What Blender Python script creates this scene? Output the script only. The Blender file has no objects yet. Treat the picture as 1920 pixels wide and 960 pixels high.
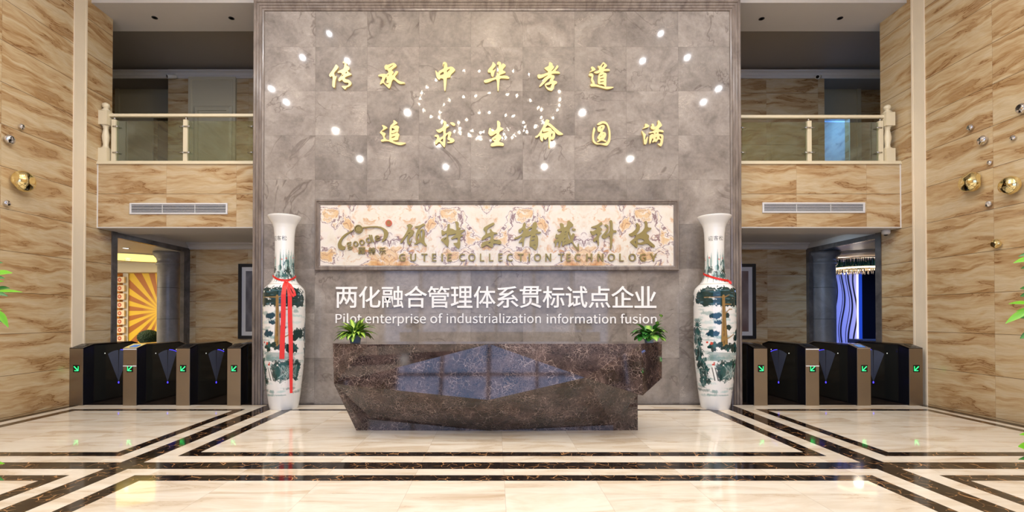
import bpy, bmesh, math, random
import numpy as np
from mathutils import Vector, Matrix
random.seed(7)
C = bpy.context.scene.collection
scene = bpy.context.scene
R = math.radians

# ------------------------------------------------------------------ camera, sky, lights, exposure
FOC = 900.0            # focal length in pixels of the 1920x960 frame
CAM_Z = 1.54
TILT = R(0.54)
AXU, AXV = 928.0, 583.5
cam_d = bpy.data.cameras.new('camera')
cam_d.sensor_width = 36.0
cam_d.lens = 36.0 * FOC / 1920
cam_d.shift_x = (960 - AXU) / 1920
cam_d.shift_y = (AXV - 480) / 1920
cam_d.clip_end = 200
cam = bpy.data.objects.new('camera', cam_d)
cam.location = (0, 0, CAM_Z)
cam.rotation_euler = (R(90) + TILT, 0, 0)
C.objects.link(cam)
scene.camera = cam
scene.view_settings.view_transform = 'Standard'
scene.view_settings.look = 'None'
scene.view_settings.gamma = 1.0
scene.view_settings.use_curve_mapping = False
scene.view_settings.exposure = 0.0
scene.cycles.use_denoising = True
scene.cycles.sample_clamp_indirect = 6.0
scene.cycles.max_bounces = 8

world = bpy.data.worlds.new('daylight')
scene.world = world
world.use_nodes = True
wb = world.node_tree.nodes['Background']
wb.inputs[0].default_value = (0.45, 0.60, 1.0, 1)
wb.inputs[1].default_value = 2.6

def area(name, loc, rot, sx, sy, power, col, spread=180):
    d = bpy.data.lights.new(name, 'AREA')
    d.shape = 'RECTANGLE'; d.size = sx; d.size_y = sy; d.energy = power; d.color = col
    d.spread = R(spread)
    o = bpy.data.objects.new(name, d); o.location = loc; o.rotation_euler = rot
    C.objects.link(o)
    return o
def disc(name, loc, r, power, col):
    o = area(name, loc, (0, 0, 0), 2 * r, 2 * r, power, col); o.data.shape = 'DISK'
    return o
WARM = (1.0, 0.945, 0.87); COOL = (0.96, 0.97, 1.0)
for sx in (-1, 1):
    for x, y in ((3.55, 6.6), (4.5, 5.65), (3.5, 5.5), (5.95, 4.1), (5.9, 3.3)): disc('ceiling_spot', (sx * x, y, 7.58), .03, 34, COOL)
    for x, y in ((2.6, 2.6), (5.2, 1.2), (2.0, 0.0), (5.2, -1.6), (2.0, -2.6)): disc('ceiling_lamp', (sx * x, y, 7.58), .04, 74, WARM)
area('sunburst_room_light', (-11.4, 10.4, 3.0), (0, 0, 0), 2.4, 2.0, 200, (1.0, 0.93, 0.8))
area('blue_room_light', (10.6, 11.0, 3.0), (0, 0, 0), 1.6, 1.2, 75, (0.25, 0.42, 1.0))
area('upper_passage_light', (8.45, 13.0, 6.65), (0, R(-55), 0), 0.9, 0.5, 26, (0.18, 0.45, 1.0))
area('corridor_light_left', (-5.9, 10.4, 3.2), (0, 0, 0), 2.0, 0.6, 4, (0.85, 0.9, 1.0))
area('corridor_light_right', (6.3, 10.2, 3.1), (0, R(-50), 0), 0.8, 0.6, 9, (0.55, 0.78, 1.0), 110)  # added fill aimed at the right column, no fixture there

# ------------------------------------------------------------------ helpers
def ray(u, v):
    a = (u - AXU) / FOC; b = (AXV - v) / FOC
    return Vector((a, math.cos(TILT) - b * math.sin(TILT), math.sin(TILT) + b * math.cos(TILT)))
def PY(u, v, Y):
    d = ray(u, v); t = Y / d.y
    return Vector((d.x * t, Y, CAM_Z + d.z * t))
def PX(u, v, X):
    d = ray(u, v); t = X / d.x
    return Vector((X, d.y * t, CAM_Z + d.z * t))
def PZ(u, v, Z):
    d = ray(u, v); t = (Z - CAM_Z) / d.z
    return Vector((d.x * t, d.y * t, Z))

def link(name, me, mats, parent=None):
    o = bpy.data.objects.new(name, me)
    C.objects.link(o)
    if mats is not None:
        for m in (mats if isinstance(mats, (list, tuple)) else [mats]):
            me.materials.append(m)
    if parent is not None:
        o.parent = parent
    return o
def tag(o, label=None, cat=None, group=None, kind=None):
    if label: o['label'] = label
    if cat: o['category'] = cat
    if group: o['group'] = group
    if kind: o['kind'] = kind
    return o
def thing(name, label, cat, loc=(0, 0, 0), rz=0.0, group=None):
    o = bpy.data.objects.new(name, None); C.objects.link(o)
    o.empty_display_size = 0.1
    o.location = loc; o.rotation_euler = (0, 0, rz)
    return tag(o, label, cat, group)
def copy_tree(o, parent=None):
    kids = list(o.children)
    c = o.copy(); C.objects.link(c)
    if parent is not None: c.parent = parent
    for k in kids: copy_tree(k, c)
    return c

class MB:
    """collects verts / faces / uvs in metres, builds ONE mesh"""
    def __init__(s): s.v = []; s.f = []; s.uv = []; s.m = []; s.sm = []
    def poly(s, pts, uv=None, mi=0, smooth=False):
        n = len(s.v); s.v += [tuple(p) for p in pts]
        s.f.append(list(range(n, n + len(pts)))); s.m.append(mi); s.sm.append(smooth)
        s.uv.append(uv if uv else [s._auto(pts, p) for p in pts])
    def _auto(s, pts, p):
        a, b, c = Vector(pts[0]), Vector(pts[1]), Vector(pts[2])
        n = (b - a).cross(c - a)
        ax = max(range(3), key=lambda i: abs(n[i]))
        if ax == 0: return ((-p[1] if n.x < 0 else p[1]), p[2])
        if ax == 1: return ((p[0] if n.y < 0 else -p[0]), p[2])
        return (p[0], p[1])
    def box(s, x0, x1, y0, y1, z0, z1, mi=0):
        a = [(x0, y0, z0), (x1, y0, z0), (x1, y1, z0), (x0, y1, z0), (x0, y0, z1), (x1, y0, z1), (x1, y1, z1), (x0, y1, z1)]
        for q in ((0, 3, 2, 1), (4, 5, 6, 7), (0, 1, 5, 4), (1, 2, 6, 5), (2, 3, 7, 6), (3, 0, 4, 7)):
            s.poly([a[i] for i in q], mi=mi)
        return s
    def prism(s, prof, ax, a0, a1, mi=0):
        """prof: list of 2D points; ax 'x': prof=(y,z); 'y': (x,z); 'z': (x,y)"""
        def mk(p, a):
            return {'x': (a, p[0], p[1]), 'y': (p[0], a, p[1]), 'z': (p[0], p[1], a)}[ax]
        A = [mk(p, a0) for p in prof]; B = [mk(p, a1) for p in prof]
        n = len(prof)
        s.poly(A[::-1], mi=mi); s.poly(B, mi=mi)
        for i in range(n):
            j = (i + 1) % n
            s.poly([A[i], A[j], B[j], B[i]], mi=mi)
        return s
    def tube(s, pts, r, seg=10, mi=0, caps=True):
        pts = [Vector(p) for p in pts]
        rr = r if isinstance(r, (list, tuple)) else [r] * len(pts)
        rings = []
        for i, p in enumerate(pts):
            d = (pts[min(i + 1, len(pts) - 1)] - pts[max(i - 1, 0)]).normalized()
            up = Vector((0, 0, 1)) if abs(d.z) < 0.9 else Vector((1, 0, 0))
            a = d.cross(up).normalized(); b = d.cross(a).normalized()
            rings.append([p + rr[i] * (math.cos(2 * math.pi * k / seg) * a + math.sin(2 * math.pi * k / seg) * b) for k in range(seg)])
        for i in range(len(rings) - 1):
            for k in range(seg):
                l = (k + 1) % seg
                s.poly([rings[i][k], rings[i + 1][k], rings[i + 1][l], rings[i][l]], mi=mi, smooth=True)
        if caps:
            s.poly(rings[0], mi=mi); s.poly(rings[-1][::-1], mi=mi)
        return s
    def lathe(s, prof, cx=0, cy=0, seg=32, mi=0, cap0=True, cap1=True, smooth=True):
        rings = [[(cx + r * math.cos(2 * math.pi * k / seg), cy + r * math.sin(2 * math.pi * k / seg), z) for k in range(seg)] for r, z in prof]
        for i in range(len(rings) - 1):
            for k in range(seg):
                l = (k + 1) % seg
                s.poly([rings[i][k], rings[i][l], rings[i + 1][l], rings[i + 1][k]], mi=mi, smooth=smooth)
        if cap0 and prof[0][0] > 1e-4: s.poly(rings[0][::-1], mi=mi)
        if cap1 and prof[-1][0] > 1e-4: s.poly(rings[-1], mi=mi)
        return s
    def build(s, name, mats, parent=None, weld=True, bevel=0.0):
        me = bpy.data.meshes.new(name)
        me.from_pydata(s.v, [], s.f)
        uvl = me.uv_layers.new(name='UVMap')
        flat = [c for f in s.uv for p in f for c in p]
        uvl.data.foreach_set('uv', flat)
        me.polygons.foreach_set('material_index', s.m)
        me.polygons.foreach_set('use_smooth', s.sm)
        if weld or bevel:
            bm = bmesh.new(); bm.from_mesh(me)
            bmesh.ops.remove_doubles(bm, verts=bm.verts, dist=1e-5)
            if bevel:
                ed = [e for e in bm.edges if len(e.link_faces) == 2 and e.calc_face_angle(0) > 0.5]
                bmesh.ops.bevel(bm, geom=ed, offset=bevel, segments=2, profile=0.5, affect='EDGES')
            bm.to_mesh(me); bm.free()
        me.update()
        o = link(name, me, mats, parent)
        return o
    def struct(s, name, mats, **k):
        return tag(s.build(name, mats, **k), kind='structure')

def chaikin(p, it=1, q=0.2):
    for _ in range(it):
        o = []
        for i in range(len(p)):
            a, b = p[i], p[(i + 1) % len(p)]
            o.append((a[0] * (1 - q) + b[0] * q, a[1] * (1 - q) + b[1] * q))
            o.append((a[0] * q + b[0] * (1 - q), a[1] * q + b[1] * (1 - q)))
        p = o
    return p
def glyph_mesh(name, polys, mat, parent=None, Y=0.0, depth=0.03, offset=0.0, bevel=0.0):
    """polys in world (x,z); filled even-odd, extruded towards -Y from plane Y"""
    cu = bpy.data.curves.new(name, 'CURVE'); cu.dimensions = '2D'; cu.fill_mode = 'BOTH'
    cu.extrude = depth / 2; cu.offset = offset; cu.bevel_depth = bevel
    xs = [p[0] for q in polys for p in q]; zs = [p[1] for q in polys for p in q]
    cx, cz = (min(xs) + max(xs)) / 2, (min(zs) + max(zs)) / 2
    for q in polys:
        sp = cu.splines.new('POLY'); sp.points.add(len(q) - 1); sp.use_cyclic_u = True
        for i, p in enumerate(q): sp.points[i].co = (p[0] - cx, p[1] - cz, 0, 1)
    t = bpy.data.objects.new('t', cu); C.objects.link(t)
    dg = bpy.context.evaluated_depsgraph_get(); dg.update()
    me = bpy.data.meshes.new_from_object(t.evaluated_get(dg))
    bpy.data.objects.remove(t); bpy.data.curves.remove(cu)
    me.transform(Matrix.Rotation(R(90), 4, 'X'))
    me.name = name
    me.materials.clear()
    o = link(name, me, mat, parent)
    o.location = (cx, Y - depth / 2, cz)
    if parent is not None: o.location -= parent.location
    return o

# ------------------------------------------------------------------ node materials
class NT:
    def __init__(s, name):
        s.m = bpy.data.materials.new(name); s.m.use_nodes = True
        s.t = s.m.node_tree; s.t.nodes.clear()
        s.out = s.t.nodes.new('ShaderNodeOutputMaterial')
    def n(s, typ, **k):
        x = s.t.nodes.new(typ)
        for a, b in k.items(): setattr(x, a, b)
        return x
    def set(s, sock, v):
        if v is None: return
        if isinstance(v, bpy.types.NodeSocket): s.t.links.new(v, sock)
        else:
            if sock.type == 'RGBA' and len(v) == 3: v = (*v, 1)
            sock.default_value = v
    def math(s, op, a, b=None, c=None):
        x = s.n('ShaderNodeMath', operation=op)
        s.set(x.inputs[0], a); s.set(x.inputs[1], b); s.set(x.inputs[2], c)
        return x.outputs[0]
    def vmath(s, op, a, b=None):
        x = s.n('ShaderNodeVectorMath', operation=op)
        s.set(x.inputs[0], a); s.set(x.inputs[1], b)
        return x.outputs[0]
    def uv(s): return s.n('ShaderNodeTexCoord').outputs['UV']
    def obj(s): return s.n('ShaderNodeTexCoord').outputs['Object']
    def pos(s): return s.n('ShaderNodeNewGeometry').outputs['Position']
    def sep(s, v):
        x = s.n('ShaderNodeSeparateXYZ'); s.set(x.inputs[0], v); return x.outputs
    def comb(s, a, b, c=0.0):
        x = s.n('ShaderNodeCombineXYZ'); s.set(x.inputs[0], a); s.set(x.inputs[1], b); s.set(x.inputs[2], c); return x.outputs[0]
    def mapv(s, v, scale=(1, 1, 1), rot=(0, 0, 0), loc=(0, 0, 0)):
        x = s.n('ShaderNodeMapping'); s.set(x.inputs['Vector'], v)
        x.inputs['Scale'].default_value = scale; x.inputs['Rotation'].default_value = rot; x.inputs['Location'].default_value = loc
        return x.outputs[0]
    def noise(s, v, scale, detail=4, rough=0.55, dist=0.0, w=None):
        x = s.n('ShaderNodeTexNoise'); s.set(x.inputs['Vector'], v)
        x.inputs['Scale'].default_value = scale; x.inputs['Detail'].default_value = detail
        x.inputs['Roughness'].default_value = rough; x.inputs['Distortion'].default_value = dist
        return x.outputs['Fac']
    def noisec(s, v, scale, detail=3):
        x = s.n('ShaderNodeTexNoise'); s.set(x.inputs['Vector'], v)
        x.inputs['Scale'].default_value = scale; x.inputs['Detail'].default_value = detail
        return x.outputs['Color']
    def vor(s, v, scale, feat='DISTANCE_TO_EDGE', rnd=1.0, out='Distance'):
        x = s.n('ShaderNodeTexVoronoi', feature=feat); s.set(x.inputs['Vector'], v)
        x.inputs['Scale'].default_value = scale; x.inputs['Randomness'].default_value = rnd
        return x.outputs[out]
    def white(s, v, out='Value'):
        x = s.n('ShaderNodeTexWhiteNoise', noise_dimensions='3D'); s.set(x.inputs['Vector'], v); return x.outputs[out]
    def ramp(s, f, stops, interp='LINEAR'):
        x = s.n('ShaderNodeValToRGB'); x.color_ramp.interpolation = interp
        e = x.color_ramp.elements
        while len(e) < len(stops): e.new(0.5)
        for i, (p, c) in enumerate(stops):
            e[i].position = p; e[i].color = (*c, 1) if len(c) == 3 else c
        s.set(x.inputs[0], f); return x.outputs[0]
    def map(s, f, a, b, c=0.0, d=1.0):
        x = s.n('ShaderNodeMapRange'); s.set(x.inputs[0], f)
        for i, v in enumerate((a, b, c, d)): x.inputs[i + 1].default_value = v
        return x.outputs[0]
    def mix(s, f, a, b, mode='MIX'):
        x = s.n('ShaderNodeMix', data_type='RGBA', blend_type=mode)
        s.set(x.inputs[0], f); s.set(x.inputs[6], a); s.set(x.inputs[7], b)
        return x.outputs[2]
    def bsdf(s, col, rough=0.5, metal=0.0, spec=0.5, bump=None, bstr=0.1, bdist=0.01, coat=0.0, emis=None, estr=0.0, trans=0.0, normal=None):
        b = s.n('ShaderNodeBsdfPrincipled')
        s.set(b.inputs['Base Color'], col); s.set(b.inputs['Roughness'], rough); s.set(b.inputs['Metallic'], metal)
        b.inputs['Specular IOR Level'].default_value = spec
        b.inputs['Coat Weight'].default_value = coat; b.inputs['Coat Roughness'].default_value = 0.05
        if emis is not None:
            s.set(b.inputs['Emission Color'], emis); b.inputs['Emission Strength'].default_value = estr
        b.inputs['Transmission Weight'].default_value = trans
        if bump is not None:
            x = s.n('ShaderNodeBump'); x.inputs['Strength'].default_value = bstr; x.inputs['Distance'].default_value = bdist
            s.set(x.inputs['Height'], bump); s.set(b.inputs['Normal'], x.outputs[0])
        s.t.links.new(b.outputs[0], s.out.inputs[0])
        return s.m

def lin(r, g, b):
    f = lambda c: (c / 255 / 12.92) if c / 255 <= 0.04045 else ((c / 255 + 0.055) / 1.055) ** 2.4
    return (f(r), f(g), f(b))
def plain(name, rgb, rough=0.5, metal=0.0, spec=0.5, coat=0.0, noise=0.06, nscale=8.0):
    t = NT(name)
    f = t.noise(t.obj(), nscale, 3)
    c = lin(*rgb)
    col = t.mix(f, tuple(x * (1 - noise) for x in c), tuple(min(1, x * (1 + noise)) for x in c))
    return t.bsdf(col, rough, metal, spec, coat=coat)
def glow(name, rgb, strength):
    t = NT(name)
    return t.bsdf(lin(*rgb), 0.5, emis=lin(*rgb), estr=strength)

def mat_travertine(name, tw, th, ou, ov, tint=1.0):
    t = NT(name)
    u, v, _ = t.sep(t.uv())
    tu = t.math('DIVIDE', t.math('SUBTRACT', u, ou), tw); tv = t.math('DIVIDE', t.math('SUBTRACT', v, ov), th)
    iu = t.math('FLOOR', tu); iv = t.math('FLOOR', tv)
    fu = t.math('FRACT', tu); fv = t.math('FRACT', tv)
    h = t.white(t.comb(iu, iv, 3.0), 'Color')
    lu = t.math('MULTIPLY', fu, tw); lv = t.math('MULTIPLY', fv, th)
    loc = t.vmath('ADD', t.comb(lu, lv), t.vmath('MULTIPLY', h, (0.9, 0.16, 2.0)))
    # veins run gently downhill from left to right
    wob = t.noisec(loc, 2.2, 3)
    loc2 = t.vmath('ADD', loc, t.vmath('MULTIPLY', t.vmath('SUBTRACT', wob, (0.5, 0.5, 0.5)), (0.10, 0.16, 0.0)))
    q = t.mapv(loc2, scale=(0.55, 2.7, 1), rot=(0, 0, R(15)))
    band = t.noise(q, 1.75, 7, 0.58, 0.7)
    streak = t.noise(t.mapv(loc2, scale=(1.2, 24, 1), rot=(0, 0, R(11))), 2.0, 5, 0.7)
    col = t.ramp(band, [(0.27, lin(140, 104, 66)), (0.41, lin(174, 138, 92)), (0.50, lin(198, 174, 134)), (0.60, lin(208, 192, 160)), (0.76, lin(190, 162, 118))])
    col = t.mix(t.map(streak, 0.35, 0.75), t.mix(0.25, col, lin(150, 108, 62)), t.mix(0.30, col, lin(222, 204, 172)))
    # thin dark vein along one contour
    vein = t.math('ABSOLUTE', t.math('SUBTRACT', band, 0.405))
    vmask = t.math('MULTIPLY', t.map(vein, 0.0, 0.016, 1.0, 0.0), t.map(t.noise(loc, 2.0, 2), 0.40, 0.58))
    col = t.mix(t.math('MULTIPLY', vmask, 0.9), col, lin(118, 76, 40))
    # joints: dark horizontal, faint vertical
    jh = t.math('MINIMUM', lv, t.math('SUBTRACT', th, lv)); jv = t.math('MINIMUM', lu, t.math('SUBTRACT', tw, lu))
    mh = t.map(jh, 0.0025, 0.005, 0.85, 0.0); mv = t.map(jv, 0.001, 0.003, 0.35, 0.0)
    col = t.mix(t.math('MAXIMUM', mh, mv), col, lin(78, 60, 44))
    if tint != 1.0: col = t.mix(1.0, col, (tint, tint, tint), 'MULTIPLY')
    return t.bsdf(col, t.map(band, 0.2, 0.8, 0.16, 0.22), 0, 0.5)

def mat_greystone():
    t = NT('grey_marble_tiles')
    p = t.pos(); x, y, z = t.sep(p)
    tu = t.math('DIVIDE', t.math('SUBTRACT', x, GT_X), GT_W); tv = t.math('DIVIDE', t.math('SUBTRACT', z, GT_Z), GT_H)
    iu = t.math('FLOOR', tu); iv = t.math('FLOOR', tv); fu = t.math('FRACT', tu); fv = t.math('FRACT', tv)
    h = t.white(t.comb(iu, iv, 1.0), 'Color'); hv = t.white(t.comb(iu, iv, 7.0))
    loc = t.vmath('ADD', t.comb(x, z), t.vmath('MULTIPLY', h, (9.0, 9.0, 9.0)))
    cl = t.noise(loc, 1.6, 6, 0.62, 0.6)
    col = t.ramp(cl, [(0.28, lin(109, 102, 97)), (0.46, lin(139, 131, 125)), (0.6, lin(157, 149, 142)), (0.8, lin(180, 172, 164))])
    fine = t.noise(loc, 14, 5, 0.7)
    col = t.mix(0.22, col, t.ramp(fine, [(0.3, lin(100, 90, 86)), (0.7, lin(182, 172, 164))]))
    dv = t.math('ABSOLUTE', t.math('SUBTRACT', t.noise(loc, 0.75, 4, 0.6, 1.1), 0.5))
    dm = t.math('MULTIPLY', t.map(dv, 0.0, 0.014, 0.6, 0.0), t.map(t.noise(loc, 1.1, 2), 0.46, 0.6))
    col = t.mix(dm, col, lin(92, 80, 76))
    wv = t.math('ABSOLUTE', t.math('SUBTRACT', t.noise(t.mapv(loc, rot=(0, 0, R(35)), scale=(1, 2.2, 1)), 1.5, 6, 0.65, 0.8), 0.5))
    wm = t.math('MULTIPLY', t.map(wv, 0.0, 0.006, 0.6, 0.0), t.map(t.noise(loc, 1.6, 2), 0.5, 0.66))
    col = t.mix(wm, col, lin(214, 198, 184))
    br = t.map(hv, 0.0, 1.0, 0.84, 1.12)
    col = t.mix(1.0, col, t.comb(br, br, br), 'MULTIPLY')
    lu = t.math('MULTIPLY', fu, GT_W); lv = t.math('MULTIPLY', fv, GT_H)
    j = t.math('MINIMUM', t.math('MINIMUM', lu, t.math('SUBTRACT', GT_W, lu)), t.math('MINIMUM', lv, t.math('SUBTRACT', GT_H, lv)))
    col = t.mix(t.map(j, 0.001, 0.003, 0.4, 0.0), col, lin(84, 76, 70))
    return t.bsdf(col, 0.05, 0, 0.45)

def mat_stone(name, dark, mid, light, scale=2.0, rough=0.25, stretch=(1, 1, 1)):
    t = NT(name)
    p = t.mapv(t.pos(), scale=stretch)
    cl = t.noise(p, scale, 7, 0.65, 0.6)
    col = t.ramp(cl, [(0.3, lin(*dark)), (0.5, lin(*mid)), (0.72, lin(*light))])
    return t.bsdf(col, rough)

def mat_floor_cream():
    t = NT('cream_marble_floor')
    p = t.pos(); x, y, z = t.sep(p)
    T = 0.857
    tu = t.math('DIVIDE', t.math('SUBTRACT', x, 0.088), T); tv = t.math('DIVIDE', t.math('SUBTRACT', y, 5.28 - T * 2.3), T)
    iu = t.math('FLOOR', tu); iv = t.math('FLOOR', tv)
    h = t.white(t.comb(iu, iv, 2.0), 'Color'); hv = t.white(t.comb(iu, iv, 5.0))
    loc = t.vmath('ADD', t.comb(x, y), t.vmath('MULTIPLY', h, (5.0, 5.0, 5.0)))
    q = t.mapv(loc, scale=(0.8, 3.2, 1), rot=(0, 0, R(-24)))
    b = t.noise(q, 1.2, 6, 0.6, 0.7)
    col = t.ramp(b, [(0.26, lin(198, 176, 148)), (0.42, lin(224, 210, 190)), (0.58, lin(237, 229, 215)), (0.8, lin(220, 206, 186))])
    vm = t.map(t.math('ABSOLUTE', t.math('SUBTRACT', b, 0.4)), 0.0, 0.012, 0.35, 0.0)
    col = t.mix(vm, col, lin(180, 150, 118))
    br = t.map(hv, 0, 1, 0.95, 1.03)
    col = t.mix(1.0, col, t.comb(br, br, br), 'MULTIPLY')
    fu = t.math('MULTIPLY', t.math('FRACT', tu), T); fv = t.math('MULTIPLY', t.math('FRACT', tv), T)
    j = t.math('MINIMUM', t.math('MINIMUM', fu, t.math('SUBTRACT', T, fu)), t.math('MINIMUM', fv, t.math('SUBTRACT', T, fv)))
    col = t.mix(t.map(j, 0.001, 0.003, 0.35, 0.0), col, lin(120, 105, 90))
    return t.bsdf(col, 0.045, 0, 0.5)
def mat_floor_black():
    t = NT('black_gold_marble')
    p = t.pos()
    d = t.vmath('ADD', p, t.vmath('MULTIPLY', t.noisec(p, 6, 3), (0.12, 0.12, 0)))
    v = t.vor(d, 9.0)
    m = t.math('MULTIPLY', t.map(v, 0.0, 0.035, 1.0, 0.0), t.map(t.noise(p, 5.5, 3), 0.44, 0.58))
    col = t.mix(t.noise(p, 20, 3), lin(16, 12, 11), lin(34, 26, 23))
    col = t.mix(m, col, lin(206, 152, 100))
    return t.bsdf(col, 0.09, 0, 0.5)
def mat_emperador():
    t = NT('brown_emperador_marble')
    p = t.pos()
    w = t.vmath('MULTIPLY', t.vmath('SUBTRACT', t.noisec(p, 5.5, 4), (0.5, 0.5, 0.5)), (0.22, 0.22, 0.22))
    d = t.vmath('ADD', p, w)
    v1 = t.vor(d, 17.0); v2 = t.vor(d, 42.0); v3 = t.vor(d, 5.0)
    base = t.ramp(t.noise(d, 4.0, 6, 0.7), [(0.32, lin(22, 17, 18)), (0.47, lin(48, 38, 38)), (0.60, lin(78, 63, 60)), (0.78, lin(120, 100, 95))])
    dens = t.map(t.noise(p, 2.3, 3), 0.38, 0.66, 0.15, 1.0)
    m2 = t.math('MULTIPLY', t.map(v2, 0.0, 0.14, 0.8, 0.0), dens)
    m1 = t.math('MULTIPLY', t.map(v1, 0.0, 0.045, 0.8, 0.0), t.map(t.noise(p, 6, 2), 0.42, 0.6))
    m3 = t.math('MULTIPLY', t.map(v3, 0.0, 0.010, 0.7, 0.0), t.map(t.noise(p, 1.6, 2), 0.55, 0.65))
    col = t.mix(m2, base, lin(124, 106, 102))
    col = t.mix(m1, col, lin(176, 154, 144))
    col = t.mix(m3, col, lin(214, 196, 184))
    return t.bsdf(col, 0.05, 0, 0.6, coat=0.15)
def mat_onyx(cx):
    t = NT('honey_onyx')
    x, y, z = t.sep(t.pos())
    xx = t.math('PINGPONG', t.math('SUBTRACT', x, cx), 1.7)
    p = t.comb(xx, z, 0.0)
    w = t.vmath('MULTIPLY', t.vmath('SUBTRACT', t.noisec(p, 2.2, 5), (0.5, 0.5, 0.5)), (0.8, 0.8, 0.0))
    d = t.vmath('ADD', p, w)
    n = t.noise(d, 1.5, 5, 0.55, 0.4)
    c = lambda a: lin(*a)
    col = t.ramp(n, [(0.28, c((196, 140, 84))), (0.345, c((214, 170, 118))), (0.405, c((222, 196, 160))), (0.425, c((236, 230, 224))), (0.44, c((124, 92, 98))), (0.455, c((228, 220, 214))),
                     (0.53, c((228, 222, 210))), (0.60, c((222, 212, 198))), (0.66, c((212, 192, 172))), (0.70, c((180, 134, 126))), (0.73, c((226, 216, 206)))])
    # pebbly cells in the orange bands
    v = t.vor(d, 7.0); vm = t.math('MULTIPLY', t.map(v, 0.02, 0.05, 1.0, 0.0), t.map(n, 0.435, 0.39, 0.0, 1.0))
    col = t.mix(t.math('MULTIPLY', vm, 0.6), col, c((140, 96, 92)))
    g = t.noise(d, 9, 4, 0.6)
    col = t.mix(t.math('MULTIPLY', t.map(g, 0.52, 0.7), t.map(t.noise(p, 1.2, 2), 0.42, 0.6)), col, c((206, 150, 88)))
    s = t.math('ABSOLUTE', t.math('SUBTRACT', xx, 0.0))
    col = t.mix(t.map(s, 0.0, 0.006, 0.3, 0.0), col, c((170, 150, 130)))
    return t.bsdf(col, 0.2, 0, 0.5)
def mat_glass(name, tint, refl=0.10, rough=0.02, dens=0.85):
    t = NT(name)
    a = t.n('ShaderNodeBsdfTransparent'); a.inputs[0].default_value = (*[x * dens for x in tint], 1)
    b = t.n('ShaderNodeBsdfGlossy'); b.inputs[0].default_value = (0.9, 0.95, 0.95, 1); b.inputs['Roughness'].default_value = rough
    lw = t.n('ShaderNodeLayerWeight'); lw.inputs[0].default_value = 0.25
    m = t.n('ShaderNodeMixShader')
    t.set(m.inputs[0], t.map(lw.outputs['Facing'], 0, 1, refl, 0.6))
    t.t.links.new(a.outputs[0], m.inputs[1]); t.t.links.new(b.outputs[0], m.inputs[2])
    t.t.links.new(m.outputs[0], t.out.inputs[0])
    return t.m
def mat_brushed(name, rgb, rough=0.34):
    t = NT(name)
    f = t.noise(t.mapv(t.obj(), scale=(2, 2, 160)), 3.0, 3)
    c = lin(*rgb)
    return t.bsdf(t.mix(f, tuple(x * .85 for x in c), tuple(min(1, x * 1.12) for x in c)), t.map(f, 0, 1, rough - .06, rough + .08), 0.9)
def mat_leaf(name, edge, mid):
    t = NT(name)
    u, v, _ = t.sep(t.uv())
    n = t.noise(t.comb(u, v), 3.0, 4)
    e = t.math('ABSOLUTE', t.math('SUBTRACT', t.math('ADD', v, t.math('MULTIPLY', t.math('SUBTRACT', n, 0.5), 0.5)), 0.5))
    col = t.mix(t.map(e, 0.12, 0.42), lin(*mid), lin(*edge))
    return t.bsdf(col, 0.35, 0, 0.5)
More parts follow.
